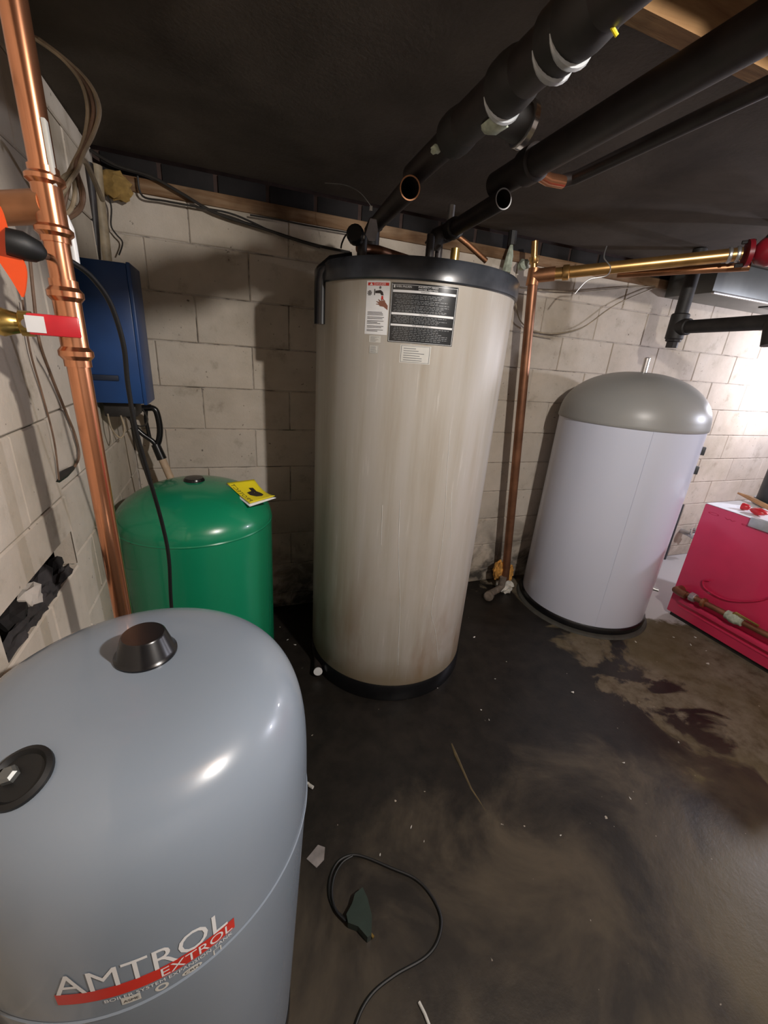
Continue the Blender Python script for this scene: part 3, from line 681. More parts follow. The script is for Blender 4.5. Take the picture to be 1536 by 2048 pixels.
# papers and things on top
def sheet(name, pts, z, m, label, cat, th=0.002, wob=0.0):
    mb = MB(); mb.prism([(x, y, z + wob * math.sin(i * 2.1)) for i, (x, y) in enumerate(pts)], (0, 0, th))
    return single(mb, name, m, label, cat, (pts[0][0], pts[0][1], z), smooth=False)
sheet('paper_sheet', [(2.738, 1.558), (2.738, 1.40), (2.732, 1.26), (2.75, 1.10), (2.76, 0.95), (3.15, 0.93), (3.36, 1.1), (3.36, 1.55), (3.0, 1.56)], BZ + .001, 'paper', 'large white paper sheet on top of the red boiler', 'paper', 0.003)
sheet('folded_paper', [(2.80, 1.22), (2.77, 0.86), (3.2, 0.84), (3.24, 1.15)], BZ + .0065, 'paper', 'second white paper lying nearer on the red boiler', 'paper', 0.004)
sheet('grey_bracket', [(2.71, 1.14), (2.71, 0.98), (2.80, 0.98), (2.80, 1.14)], BZ - 0.052, 'silver', 'grey block over the top edge of the red boiler', 'bracket', 0.065) if False else None
single(MB().box((2.733, 1.245, BZ - 0.015), (0.030, 0.12, 0.055), bev=0.005), 'edge_clip', 'silver', 'grey clip hooked over the top edge of the red boiler', 'clip', (2.733, 1.245, BZ - 0.05))
sn = thing('wire_nut', 'red plastic bit on the papers, left of the pair', 'cap', (2.83, 1.40, BZ + .005))
part(MB().lathe([(0.020, 0), (0.022, 0.01), (0.016, 0.035), (0.010, 0.04)], (2.845, 1.43, BZ + .026), (0.2, -1, 0), 12), 'cap_shell', 'red_handle', sn)
single(MB().blob((2.83, 1.335, BZ + .026), (0.030, 0.045, 0.021), 4, .15, 2), 'red_rag', 'red_handle', 'crumpled red bit on the papers, right of the pair', 'scrap', (2.83, 1.335, BZ + .005))
single(MB().tube([atZ(1476, 986, BZ + .035), atZ(1500, 996, BZ + .028), atZ(1550, 1022, BZ + .024)], [0.006, 0.015, 0.015], 8), 'wood_stick', 'pencil', 'orange-brown wooden stick with split tip on the papers', 'stick', atZ(1500, 992, BZ + .03))
# dark flue box behind boiler
ft = thing('flue_pipe', 'dark grey round flue pipe rising from the red boiler at the right edge', 'pipe', (3.42, 1.42, BZ))
FX, FY = 3.225, 1.425
part(MB().lathe([(0.125, 0.005), (0.125, 0.55), (0.118, 0.58), (0.0005, 0.58)], (FX, FY, BZ), seg=48), 'flue_section', 'grey_dark', ft)
part(MB().lathe([(0.135, 0.0), (0.135, 0.03), (0.125, 0.03)], (FX, FY, BZ + .004), seg=48), 'flue_collar', 'grey_dark', ft)

# small stuff behind the white heater
single(MB().box((3.47, 2.205, 0.24), (0.16, 0.02, 0.48), bev=.002), 'panel_offcut', 'silver', 'narrow grey panel leaning on the wall right of the white heater', 'panel', (3.47, 2.2, 0))
single(MB().tube([(3.572, 2.20, 0.0), (3.565, 2.20, 0.52)], 0.012, 10), 'thin_pole', 'grey_dark', 'thin dark pole standing beside the grey panel by the wall', 'pole', (3.57, 2.2, 0))
wf = thing('wall_valve', 'small whitish metal valve on the wall left of the red boiler', 'valve', (3.74, 2.19, 0.26))
part(MB().tube([(3.72, 2.239, 0.25), (3.72, 2.17, 0.25), (3.78, 2.15, 0.22)], 0.022, 12), 'valve_body', 'steel', wf)
part(MB().lathe([(0.045, 0), (0.045, 0.008), (0.03, 0.01), (0.03, 0.0)], (3.73, 2.15, 0.28), (0.2, -1, .3), 16), 'hand_wheel', 'chrome', wf)

# --- blue cabinet on the left wall
t = thing('wall_box', 'dark blue metal wall cabinet hung on the left wall in the corner', 'cabinet', (-0.36, 1.9, 1.28))
bz0, bz1 = 1.283, 1.722; by0, by1 = 1.70, 1.87
part(MB().box((-0.362, (by0 + by1) / 2, (bz0 + bz1) / 2), (0.154, by1 - by0, bz1 - bz0), bev=.004), 'box_body', 'blue', t)
part(MB().box((-0.279, (by0 + by1) / 2, (bz0 + bz1) / 2), (0.012, by1 - by0 + .006, bz1 - bz0 + .006), bev=.003), 'box_door', 'blue', t)
part(MB().box((-0.40, by0 - .003, bz0 + .085), (0.10, 0.008, 0.018), bev=.002), 'side_slot', 'slot', t)
single(MB().box((-0.37, 1.80, 1.255), (0.10, 0.12, 0.05), bev=.004), 'cabinet_shade', 'black_iron', 'small dark block for the shaded underside of the blue cabinet', 'box', (-0.37, 1.8, 1.23))  # dark block put in for the shade under the cabinet
single(MB().tube([Vector(p) for p in [(-0.36, 1.76, 1.235), (-0.33, 1.74, 1.205), (-0.30, 1.73, 1.20), (-0.285, 1.735, 1.225), (-0.30, 1.75, 1.26)]], 0.003, 8, smooth_path=5), 'wire_loop', 'cable_dark', 'thin black wire loop hanging under the blue cabinet', 'wire', (-0.3, 1.73, 1.2))
single(MB().tube([Vector(p) for p in [(-0.41, 1.74, 1.24), (-0.40, 1.72, 1.19), (-0.375, 1.71, 1.16), (-0.36, 1.72, 1.19), (-0.37, 1.74, 1.235)]], 0.003, 8, smooth_path=5), 'wire_loop', 'cable_beige', 'thin pale wire loop hanging under the blue cabinet beside the riser', 'wire', (-0.38, 1.71, 1.17))

# --- shovel in the corner
t = thing('shovel', 'long wooden shovel with black D-grip leaning behind the green tank', 'shovel', (-0.22, 2.05, 0.0))
top = Vector(atY(313, 893, 2.08)); foot = Vector((-0.21, 2.02, 0.28)); low = Vector(atY(345, 965, 2.06)); dr = (low - top).normalized()
part(MB().tube([top + dr * 0.02, top + dr * 0.62], 0.0165, 14), 'shaft', 'shovel_wood', t)
g0 = top
part(MB().tube([top + dr * 0.06, top - dr * 0.01], [0.021, 0.019], 14), 'grip_socket', 'black_plastic', t)
P = lambda px, py: Vector(atY(px, py, 2.08))
part(MB().tube([P(313, 893), P(305, 882), P(285, 868), P(268, 850), P(262, 828), P(264, 818)], 0.011, 10, smooth_path=4), 'grip_arm', 'black_plastic', t)
part(MB().tube([P(313, 893), P(318, 880), P(320, 860), P(317, 838), P(311, 820), P(300, 815)], 0.013, 10, smooth_path=4), 'grip_arm', 'black_plastic', t)
part(MB().tube([P(262, 818), P(282, 816), P(303, 815)], 0.015, 12), 'grip_bar', 'black_plastic', t)
part(MB().tube([P(300, 878), P(296, 860), P(292, 840), P(292, 820)], 0.008, 10, smooth_path=4), 'grip_rib', 'black_plastic', t)
bl = MB(); b0 = top + dr * 0.62
sx = Vector((1, 0, 0)); sy = dr
pts = [b0 + sx * -.10, b0 + sx * .10, b0 + sx * .10 + sy * .2, b0 + sy * .30, b0 - sx * .10 + sy * .2]
bl.prism(pts, (0, 0.004, 0)); part(bl, 'blade', 'steel', t, smooth=False)

# ------------------------------------------------------------------ copper riser at left with two tees
RX, RY, RR = -0.262, 0.965, 0.0188
def onriser(py):      # height on the riser whose image lies at picture row py
    lo, hi = 0.3, 2.4
    for _ in range(40):
        z = (lo + hi) / 2; c = R.T @ np.array([RX, RY, z - CAM_H]); y = 1024 + FPX * c[1] / c[2]
        if y > py: lo = z
        else: hi = z
    return z
t = thing('copper_riser', 'bright copper riser pipe with press tees along the left wall', 'pipe', (RX, RY, 0.4))
z1, z2, z3, z4, z5, z6 = [onriser(p) for p in (372, 452, 592, 705, 620, 660)]
part(MB().tube([(RX, RY, 0.0), (RX, RY, 2.38)], RR, 32), 'pipe', 'copper', t)
def ringprof(r, L):
    return [(r, 0), (r, L * .08), (r + .006, L * .13), (r + .006, L * .19), (r, L * .24), (r, L * .76), (r + .006, L * .81), (r + .006, L * .87), (r, L * .92), (r, L)]
tee1 = part(MB().lathe(ringprof(RR + .003, z1 - z2 + .05), (RX, RY, z2 - .025), seg=32), 'tee_fitting', 'copper', t, 'upper press tee')
part(MB().tube([(RX, RY, (z1 + z2) / 2 + .0), (RX - .06, RY + .03, (z1 + z2) / 2 - .005), (RX - .19, RY + .095, (z1 + z2) / 2 - .015)], RR + .006, 24), 'branch_pipe', 'copper_dull', t, 'duller copper branch going into the left wall')
tee2 = part(MB().lathe(ringprof(RR + .003, z3 - z4 + .05), (RX, RY, z4 - .025), seg=32), 'tee_fitting', 'copper', t, 'lower press tee')
zt = onriser(655)
part(MB().tube([(RX, RY, zt), (RX - .05, RY - .012, zt)], RR * .92, 24), 'tee_branch', 'copper', t)
part(MB().box((RX + .0155, RY - .010, onriser(308)), (0.007, 0.014, 0.088), bev=.002), 'printed_strip', 'offwhite', t)
bv = thing('ball_valve', 'brass ball valve with red lever and white sticker on the copper riser', 'valve', (RX - .1, RY - .02, zt))
part(MB().lathe([(0.015, 0), (0.021, .003), (0.021, .02), (0.017, .022), (0.019, .03), (0.024, .045), (0.019, .06), (0.023, .062), (0.023, .085), (0.016, .088)], (RX - .05, RY - .012, zt), (-1, -.22, 0), 12), 'valve_body', 'brass', bv)
lev = MB().box((0, 0, 0), (0.072, 0.006, 0.034), bev=.0028); rt = Matrix.Rotation(math.radians(10), 3, 'Z')
lv = [tuple(rt @ Vector(p) + Vector((RX - .012, RY - .046, zt + .000))) for p in lev.v]; lev.v = lv
part(lev, 'valve_lever', 'red_handle', bv, 'red vinyl lever')
st = MB().box((0, 0, 0), (0.026, 0.0012, 0.026)); st.v = [tuple(rt @ Vector(p) + Vector((RX - .036, RY - .0540, zt + .000))) for p in st.v]
part(st, 'sticker', 'white', bv)
part(MB().lathe([(0.008, 0), (0.008, 0.03)], (RX - .060, RY - .014, zt), (.3, -1, 0), 10), 'valve_stem', 'steel', bv)
# orange strap and black connector
mb = MB(); yy = 0.80
RP = [(-30, 380), (0, 414), (18, 466), (50, 531), (51, 572), (46, 594)]; LP = [(-30, 480), (-12, 505), (0, 526), (20, 556), (37, 584), (43, 594)]
L_ = [Vector(atY(*p, yy)) for p in LP]; R_ = [Vector(atY(*p, yy)) for p in RP]
L_ = catmull(L_, 4); R_ = catmull(R_, 4); n = len(L_)
for d in (0, 0.004): mb.v += [tuple(p + Vector((0, d, 0))) for p in L_] + [tuple(p + Vector((0, d, 0))) for p in R_]
for i in range(n - 1):
    mb.f += [(i, i + 1, n + i + 1, n + i), (2 * n + i, 3 * n + i, 3 * n + i + 1, 2 * n + i + 1), (i, 2 * n + i, 2 * n + i + 1, i + 1), (n + i, n + i + 1, 3 * n + i + 1, 3 * n + i)]
mb.f += [(0, n, 3 * n, 2 * n), (n - 1, 3 * n - 1, 4 * n - 1, 2 * n - 1)]
single(mb, 'orange_strap', 'orange', 'orange-red flat pointed blade hanging at the left edge', 'strap', tuple(L_[-1]))
cc = thing('sensor_lead', 'black cord with thick connector arching from the copper riser down past the green tank', 'cord', atY(60, 500, 0.82))
part(MB().tube([atY(12, 482, 0.80), atY(45, 492, 0.805), atY(75, 503, 0.815), atY(86, 510, 0.82)], [0.017, 0.019, 0.015, 0.009], 12), 'connector', 'black_rubber', cc)
pth = [atY(84, 510, 0.82), atY(94, 513, 0.95), atY(120, 519, 0.998), atY(145, 525, 1.01), atY(185, 556, 1.05), atY(222, 610, 1.09), atY(247, 690, 1.12), atY(256, 770, 1.14), atY(272, 860, 1.16), atY(297, 950, 1.19), atY(325, 1050, 1.23), atY(338, 1120, 1.24), atY(344, 1225, 1.24), (-0.20, 1.22, 0.4)]

part(MB().tube([Vector(p) for p in pth], 0.0052, 10, smooth_path=8), 'cable', 'black_rubber', cc)
single(MB().tube([Vector(atY(*p)) for p in [(258, 815, 2.0), (262, 840, 1.98), (272, 880, 1.98), (285, 925, 1.97), (300, 970, 1.96)]], 0.005, 8, smooth_path=5), 'hanging_line', 'cable_dark', 'thin black cord hanging beside the shovel grip', 'cord', atY(272, 880, 1.98))

# cables at upper left
cb = thing('cable_bundle', 'bundle of brown and beige cables looping down the upper left corner', 'cable', atY(180, 250, 1.3))
base = [(70, 75), (128, 118), (170, 165), (187, 215), (180, 262), (165, 300), (150, 335)]
rn = random.Random(11)
for i in range(7):
    o1 = (i - 3) * 3.0
    pts = []
    for j, (x, y) in enumerate(base):
        sp_ = [1.2, .9, 1.5, 1.9, 1.2, .5, .9][j]
        pts.append(Vector(atY(x + o1 * sp_ * .7, y + (i - 3) * 1.2, 1.28 + .012 * (i % 3))))
    ends = [[(128, 372), (118, 420)], [(135, 380), (125, 425)], [(150, 385), (142, 418), (126, 432)], [(163, 390), (158, 415), (130, 436)], [(122, 360), (112, 400)], [(167, 385), (160, 420), (132, 440)], [(140, 362), (120, 398)]][i]
    for (x, y) in ends: pts.append(Vector(atY(x, y, 1.2 + .01 * (i % 2))))
    part(MB().tube(pts, 0.0042, 8, smooth_path=5), 'cable', 'cable_brown' if i % 2 else 'cable_beige', cb)
single(MB().tube([Vector(atY(*p)) for p in [(152, 328, 1.34), (165, 320, 1.34), (174, 330, 1.36), (188, 360, 1.40), (205, 400, 1.46)]], [0.006] * 21, 8, smooth_path=5), 'thick_cable', 'cable_beige', 'short thick beige cable below the cable bundle', 'cable', atY(165, 320, 1.34))
# white printed tube beside the riser
wt = MB().tube([Vector(atY(*p)) for p in [(128, 432, 1.06), (140, 458, 1.06), (146, 490, 1.06), (152, 528, 1.06)]], [0.007, .011, .012, .013] * 6, 12, smooth_path=0)
single(wt, 'white_tube', 'white', 'white printed tube hanging just right of the copper riser', 'tube', atY(146, 490, 1.06))
# cable with a small connector on the left wall
cw = thing('hanging_lead', 'thin brown cord ending in a small dark connector on the left wall', 'cord', atX(130, 945, XW + .012))
def LW(px, py, off=0.008): return Vector(atX(px, py, XW + off))
part(MB().tube([LW(60, 520, .03), LW(68, 600, .03), LW(78, 680, .03), LW(100, 745, .014), LW(130, 820), LW(150, 870), LW(158, 910), LW(150, 932), LW(143, 938)], 0.0036, 8, smooth_path=6), 'cable', 'cable_brown', cw)
part(MB().tube([LW(145, 936, .012), LW(128, 948, .012), LW(112, 960, .012), LW(97, 968, .012)], [0.006, 0.011, 0.010, 0.004], 8), 'connector', 'cable_dark', cw)
single(MB().tube([LW(45, 600, .03), LW(60, 700, .03), LW(85, 790, .026), LW(108, 880, .026), LW(118, 960, .026)], 0.0022, 6, smooth_path=5), 'thin_line', 'cable_brown', 'hair-thin brown crack running down the left pier', 'wire', tuple(LW(85, 790, .02)))  # raised line drawn for the crack in the pier
# wires in the corner, old conduit strips and foam
cs = thing('corner_conduit', 'peeling pale vertical conduit in the back left corner above the blue cabinet', 'conduit', (-0.40, 2.2, 1.75))
part(MB().tube([Vector(atY(*p)) for p in [(192, 330, 2.17), (198, 400, 2.17), (206, 460, 2.17), (214, 530, 2.17)]], 0.020, 10), 'conduit_tube', 'cable_beige', cs)
part(MB().tube([Vector(atY(*p)) for p in [(176, 325, 2.1), (184, 400, 2.1), (190, 470, 2.1), (193, 525, 2.1)]], 0.016, 10), 'conduit_tube', 'pipe_dark', cs)
single(MB().blob(atY(232, 372, 2.2), (0.055, 0.03, 0.05), 8, 0.15, 3), 'foam_lump', 'insul_yellow', 'yellow-brown foam lump at the top of the back left corner', 'foam', atY(232, 400, 2.2))
single(MB().tube([Vector(atY(*p)) for p in [(205, 370, 2.19), (222, 410, 2.2), (222, 450, 2.21), (232, 468, 2.21), (245, 485, 2.21), (238, 510, 2.2)]], 0.003, 6, smooth_path=5), 'thin_line', 'cable_dark', 'thin dark wire dangling in the back left corner above the cabinet', 'wire', atY(222, 450, 2.21))
# long wires sagging along the sill plate
for i, (pts, r, lab_) in enumerate([
    ([(180, 300), (230, 330), (300, 352), (360, 385), (430, 425), (520, 455), (620, 487), (700, 505)], 0.006, 'dark cable sagging along the top of the back wall, thickest of three'),
    ([(275, 352), (285, 392), (330, 402), (400, 415), (470, 430), (560, 470), (640, 495)], 0.004, 'dark cable looping low along the timber plate, left half'),
    ([(500, 430), (560, 440), (620, 452), (700, 466)], 0.0035, 'short dark wire along the lower edge of the timber plate')]):
    single(MB().tube([Vector(atY(x, y, 2.205)) for x, y in pts], r, 8, smooth_path=6), 'wall_cable', 'cable_dark', lab_, 'cable', atY(*pts[2], 2.205))
single(MB().tube([Vector(atZ(*p)) for p in [(650, 366, 2.15), (690, 370, 2.13), (720, 385, 2.08), (742, 412, 2.03)]], 0.0015, 6, smooth_path=6), 'thin_line', 'steel', 'fine pale wire arching from the ceiling to the valve left of the lid', 'wire', atZ(690, 370, 2.13))
# right hand wall wires
for i, (pts, r, m, lab_) in enumerate([
    ([(1030, 600), (1040, 640), (1065, 660), (1110, 667), (1165, 655), (1215, 620), (1250, 600), (1310, 575)], 0.004, 'cable_beige', 'pale wire sagging on the back wall between the copper drop and the iron pipe'),
    ([(1025, 572), (1080, 580), (1160, 583), (1240, 577), (1310, 572)], 0.004, 'cable_beige', 'straight pale wire along the top of the back wall, right half'),
    ([(1060, 668), (1085, 673), (1105, 676)], 0.003, 'cable_beige', 'short wire end on the wall right of the copper drop')]):
    single(MB().tube([Vector(atY(x, y, 2.21)) for x, y in pts], r, 8, smooth_path=6), 'wall_wire', m, lab_, 'wire', atY(*pts[2], 2.21))

# ------------------------------------------------------------------ pipes under the ceiling
t = thing('drain_main', 'thick sooty main pipe with hub joints under the ceiling, left of two', 'pipe', (0.61, 1.0, 2.06))
zc = 1.99; xc = 0.523
YP = lambda px, py: atZ(px, py, zc)[1]
ya = YP(905, 275); yb = YP(1045, 195); yc = YP(1150, 105); yd = YP(1178, 68)
part(MB().hollow((xc, ya - .02, zc), (xc + .006, YP(826, 352), zc), 0.030, 0.004), 'pipe', 'pipe_dark', t)
part(MB().tube([(xc, ya, zc), (xc, 0.36, zc), (xc, 0.31, zc + .015), (xc, 0.28, zc + .05), (xc, 0.27, zc + .10), (xc, .27, 2.395)], 0.039, 28), 'pipe', 'pipe_dark', t)  # turns up out of view, shaped to clear the bulb's light
for y in (ya, yb, yc, yd):
    r0 = 0.041 if y == ya else 0.0435
    h_ = part(MB().lathe([(0.036, 0), (r0 + .002, 0.004), (r0 + .003, 0.03), (r0, 0.055), (0.038, 0.07)], (xc, y, zc), (0, -1, 0), 28), 'hub', 'black_iron', t)
    if y != ya: part(MB().tube([(xc + (r0 + .001) * math.cos(math.radians(q)), y - .002, zc + (r0 + .001) * math.sin(math.radians(q))) for q in range(205, 350, 12)], [.001, .003, .0045, .006, .007, .0075, .0078, .0078, .0075, .007, .005, .003, .001], 8), 'hub_lip', 'silver', h_, 'bare pale crescent lip')
# tee body, verdigris streak and branch clamp
part(MB().tube([(xc + .0, yb + .05, zc), (xc + .085, yb + .055, zc - .01)], 0.036, 20), 'side_branch', 'black_iron', t)
part(MB().lathe([(0.036, 0), (0.042, 0.003), (0.042, 0.014), (0.036, 0.017)], (xc + .085, yb + .055, zc - .01), (1, .05, -.1), 24), 'branch_ring', 'chrome', t, 'bright metal ring')
part(MB().blob((xc + .01, yb + .03, zc - .040), (0.024, 0.030, 0.010), 3, .2, 2), 'verdigris', 'corroded', t, 'green-white corrosion crust')
part(MB().blob((xc - .03, ya + .02, zc - .022), (0.012, 0.014, 0.008), 5, .2, 2), 'verdigris', 'corroded', t)
single(MB().tube([atZ(1213, 38, 1.97), atZ(1222, 50, 1.955), atZ(1234, 72, 1.945)], 0.0028, 8), 'yellow_wire_tie', 'yellow', 'short yellow-orange tie hanging from the left main pipe', 'tie', atZ(1222, 50, 2.04))
t = thing('supply_main', 'long dark main pipe under the ceiling, right of two', 'pipe', (0.9, 1.0, 2.06))
x2 = 0.812
part(MB().hollow((x2, 0.33, 2.02), (x2, 1.345, 2.02), 0.036, 0.004, 28), 'pipe', 'pipe_dark', t)
part(MB().tube([(x2, .38, 2.02), (x2, 0.33, 2.023), (x2, 0.29, 2.045), (x2, 0.28, 2.09), (x2, .28, 2.395)], 0.038, 24), 'elbow', 'pipe_dark', t)  # unseen bend, added so the pipe does not block the bulb
part(MB().lathe([(0.037, 0), (0.044, 0.004), (0.044, 0.05), (0.037, 0.054)], (x2, 1.15, 2.02), (0, 1, 0), 28), 'coupling', 'pipe_dark', t)
part(MB().tube([(x2 + .01, 1.17, 2.005), (x2 + .065, 1.18, 2.00), (x2 + .12, 1.185, 2.005)], 0.016, 14), 'copper_takeoff', 'copper', t, 'short pinkish copper take-off')
single(MB().tube([(0.935, 1.19, 2.01), (0.958, 1.165, 2.015), (0.967, 0.92, 2.02), (0.970, 0.40, 2.02), (0.972, 0.36, 2.035), (0.972, .35, 2.075), (0.972, .35, 2.395)], 0.0165, 16), 'branch_pipe', 'pipe_dark', 'thin dark branch pipe running right of the two mains', 'pipe', (1.05, 1.0, 2.06))  # unseen near end bends up to let the bulb's light through
# stubs cut open above the water heater
t = thing('cut_pipe_stub', 'cut open-ended dark pipe stub rising from the heater, left of two', 'pipe', (0.60, 1.86, 1.98))
a = Vector(atY(752, 448, 1.80)); b = Vector(atZ(820, 376, 1.925))
part(MB().hollow(a, b, 0.027, 0.003, 28), 'pipe', 'pipe_dark', t)
part(MB().lathe([(0.0272, 0), (0.0278, 0.001), (0.0246, 0.001)], b, b - a, 28, cap=False), 'cut_edge', 'copper_dull', t, 'bright cut rim')
part(MB().tube([a + Vector((0, .0, 0)), a + Vector((-.005, .03, -.015)), (0.575, 1.84, 1.86), (0.58, 1.84, 1.81)], 0.031, 18), 'elbow', 'pipe_dark', t)
t = thing('cut_pipe_stub', 'cut open-ended dark pipe stub rising from the heater, right of two', 'pipe', (0.86, 1.66, 1.93))
a = Vector(atY(893, 466, 1.62)); b = Vector(atZ(1007, 398, 1.955))
part(MB().hollow(a, b, 0.026, 0.003, 28), 'pipe', 'pipe_dark', t)
part(MB().lathe([(0.0262, 0), (0.0268, 0.001), (0.0236, 0.001)], b, b - a, 28, cap=False), 'cut_edge', 'steel', t, 'bright cut rim')
part(MB().tube([a + (b - a) * .05, a, a + Vector((-.03, .01, -.015)), a + Vector((-.045, .02, -.05))], 0.031, 18), 'elbow', 'pipe_dark', t)
part(MB().lathe([(0.030, 0), (0.034, 0.004), (0.034, 0.03), (0.030, 0.034)], a + (b - a) * .12, b - a, 20), 'coupling', 'black_iron', t)
single(MB().tube([atY(905, 464, 1.60), atY(935, 488, 1.60), atY(972, 522, 1.60)], 0.010, 12), 'small_copper_pipe', 'copper_dull', 'short thin copper pipe slanting over the right of the black lid', 'pipe', atY(972, 522, 1.6))
single(MB().tube([(0.795, 1.60, 1.94), (0.795, 1.60, 2.03)], 0.0125, 12), 'threaded_rod', 'steel', 'short upright metal rod behind the right cut stub', 'rod', (0.795, 1.60, 1.94))
single(MB().tube([(0.47, 1.66, 1.862), (0.56, 1.70, 1.875), (0.73, 1.75, 1.868)], 0.016, 14), 'lid_pipe', 'copper_brown', 'dark copper pipe lying along the top of the black lid', 'pipe', (0.56, 1.7, 1.85))
vt = thing('lid_valve', 'small dark valve with round knob and hanging tag left on the black lid', 'valve', (0.46, 1.62, 1.82))
part(MB().lathe([(0.026, 0), (0.03, 0.006), (0.03, 0.03), (0.024, 0.036)], atY(713, 474, 1.6), (-.5, -1, 0.1), 16), 'valve_knob', 'black_plastic', vt)
part(MB().tube([(0.475, 1.63, 1.815), (0.475, 1.63, 1.90)], 0.018, 12), 'valve_body', 'pipe_dark', vt)
tg = Vector(atY(744, 458, 1.58)); mb = MB(); mb.prism([tuple(tg + Vector(p)) for p in [(-.022, 0, -.02), (-.010, 0, -.036), (.014, 0, -.034), (.022, 0, -.0), (.014, 0, .03), (-.008, 0, .03)]], (0, .004, 0))
part(mb, 'tag', 'scrap', vt, 'grey-brown card tag', smooth=False)
part(MB().box(atY(742, 417, 1.60), (0.008, 0.006, 0.014)), 'clip', 'white', vt)
single(MB().tube([Vector(atY(*p)) for p in [(706, 462, 1.62), (692, 470, 1.66), (684, 486, 1.70), (682, 496, 1.72)]], 0.003, 6, smooth_path=5), 'thin_line', 'cable_dark', 'thin black wire curling down left of the lid valve', 'wire', atY(684, 486, 1.7))

# ------------------------------------------------------------------ copper drop and horizontal line at right
t = thing('copper_drop', 'brown copper pipe dropping from ceiling to floor right of the tall heater', 'pipe', (1.79, 2.09, 0.05))
pt_ = Vector(atY(1067, 552, 2.08)); pb_ = Vector(atY(1010, 1158, 2.08))
part(MB().tube([pt_, pb_], 0.0265, 24), 'pipe', 'copper_brown', t)
top_ = Vector(atY(1070, 482, 2.08))
part(MB().tube([top_, pt_], 0.017, 16), 'upper_pipe', 'copper_gold', t)
part(MB().lathe([(0.024, 0), (0.024, .02), (0.019, .03)], top_ + (pt_ - top_) * .45, pt_ - top_, 16), 'reducer', 'copper_gold', t)
part(MB().tube([pt_ + Vector((0, 0, .035)), pt_ - Vector((0, 0, .045))], 0.032, 20), 'tee_fitting', 'copper_dull', t)
e_ = Vector(atZ(1482, 508, 2.055))
part(MB().tube([pt_, pt_ + (e_ - pt_) * .12], 0.034, 20), 'branch_socket', 'copper_dull', t)
part(MB().tube([pt_, e_], 0.0275, 24), 'horizontal_pipe', 'copper_gold', t, 'golden horizontal copper pipe')
for k_ in (.95, .985): part(MB().lathe([(0.0285, -.008), (0.033, -.004), (0.033, .004), (0.0285, .008)], pt_ + (e_ - pt_) * k_, e_ - pt_, 20), 'solder_ring', 'steel', t)
part(MB().lathe([(0.034, 0), (0.036, .004), (0.036, .03), (0.03, .034)], pt_ + (e_ - pt_) * .16, e_ - pt_, 20), 'coupling', 'copper_gold', t)
a = Vector(atZ(1235, 548, 2.0)); b = Vector(atZ(1500, 533, 2.02))
single(MB().tube([a, b], 0.019, 18), 'lower_copper_pipe', 'copper_dull', 'shorter copper pipe running under the golden horizontal one', 'pipe', tuple(a))
t = thing('circulator_pump', 'dark red cast circulator pump at the right edge on the copper line', 'pump', tuple(e_))
dv = (e_ - pt_).normalized()
part(MB().lathe([(0.03, 0), (0.055, .004), (0.055, .022), (0.03, .026)], e_ + dv * .012, dv, 24), 'flange', 'pump_red', t)
part(MB().blob(e_ + dv * .10, (0.058, 0.058, 0.06), 2, .05, 3), 'volute', 'pump_red', t)
part(MB().tube([e_ + dv * .10 + Vector((0, 0, .02)), e_ + dv * .10 + Vector((.05, -.02, .115))], 0.042, 20), 'motor', 'black_iron', t)
for s_ in (-1, 1): part(MB().tube([e_ + Vector((0, 0, .046 * s_)) - dv * .01, e_ + Vector((0, 0, .046 * s_)) + dv * .04], 0.008, 8), 'flange_bolt', 'black_iron', t)
# foot fittings
t = thing('floor_fitting', 'rust-crusted white fitting at the foot of the copper drop', 'fitting', (1.80, 2.09, 0))
part(MB().blob((pb_.x + .005, 2.08, 0.035), (0.062, 0.055, 0.05), 9, .22, 3), 'lime_lump', 'lime', t)
part(MB().blob((pb_.x - .045, 2.11, 0.155), (0.04, 0.03, 0.07), 12, .2, 3), 'rust_lump', 'rust_crust', t)
part(MB().blob((pb_.x + .05, 2.11, 0.115), (0.03, 0.03, 0.065), 14, .2, 3), 'rust_lump', 'rust_crust', t)
t = thing('drain_elbow', 'grey corroded drain elbow on the floor left of the copper drop', 'fitting', (1.62, 2.05, 0))
part(MB().tube([(1.735, 2.06, 0.125), (1.735, 2.06, 0.055), (1.70, 2.05, 0.035), (1.62, 2.02, 0.033), (1.57, 1.98, 0.045)], [.024] * 30, 14, smooth_path=0), 'elbow', 'old_fitting', t)
part(MB().lathe([(0.026, 0), (0.033, .004), (0.033, .03), (0.02, .034)], (1.60, 2.0, 0.036), (-.6, -.5, .1), 14), 'union_nut', 'old_fitting', t)
# corroded hanger right of lid
t = thing('pipe_hanger', 'green-white corroded hanger strap beyond the right of the black lid', 'hanger', atY(1020, 500, 2.15))
part(MB().tube([atY(1026, 462, 2.18), atY(1023, 490, 2.18)], 0.022, 8), 'hanger_bolt', 'black_iron', t)
part(MB().tube([atY(1023, 490, 2.18), atY(1019, 512, 2.18), atY(1012, 545, 2.18)], [0.008, .02, .024], 8), 'hanger_strap', 'corroded', t)
single(MB().blob(atY(1048, 530, 2.17), (0.03, 0.03, 0.03), 21, .25, 2), 'corroded_union', 'corroded', 'pale corroded union left of the copper drop tee', 'fitting', atY(1048, 530, 2.17))
# wire hanger hooked around golden pipe
q = pt_ + (e_ - pt_) * .38
single(MB().tube([q + Vector((0.0, .02, .10)), q + Vector((-.02, 0, .045)), q + Vector((.0, -.035, .0)), q + Vector((.0, -.02, -.035)), q + Vector((-.06, .03, -.055)), q + Vector((-.10, .06, -.12))], 0.003, 8, smooth_path=6), 'wire_hanger', 'steel', 'bent wire hanger hooked round the golden copper pipe', 'hanger', tuple(q))

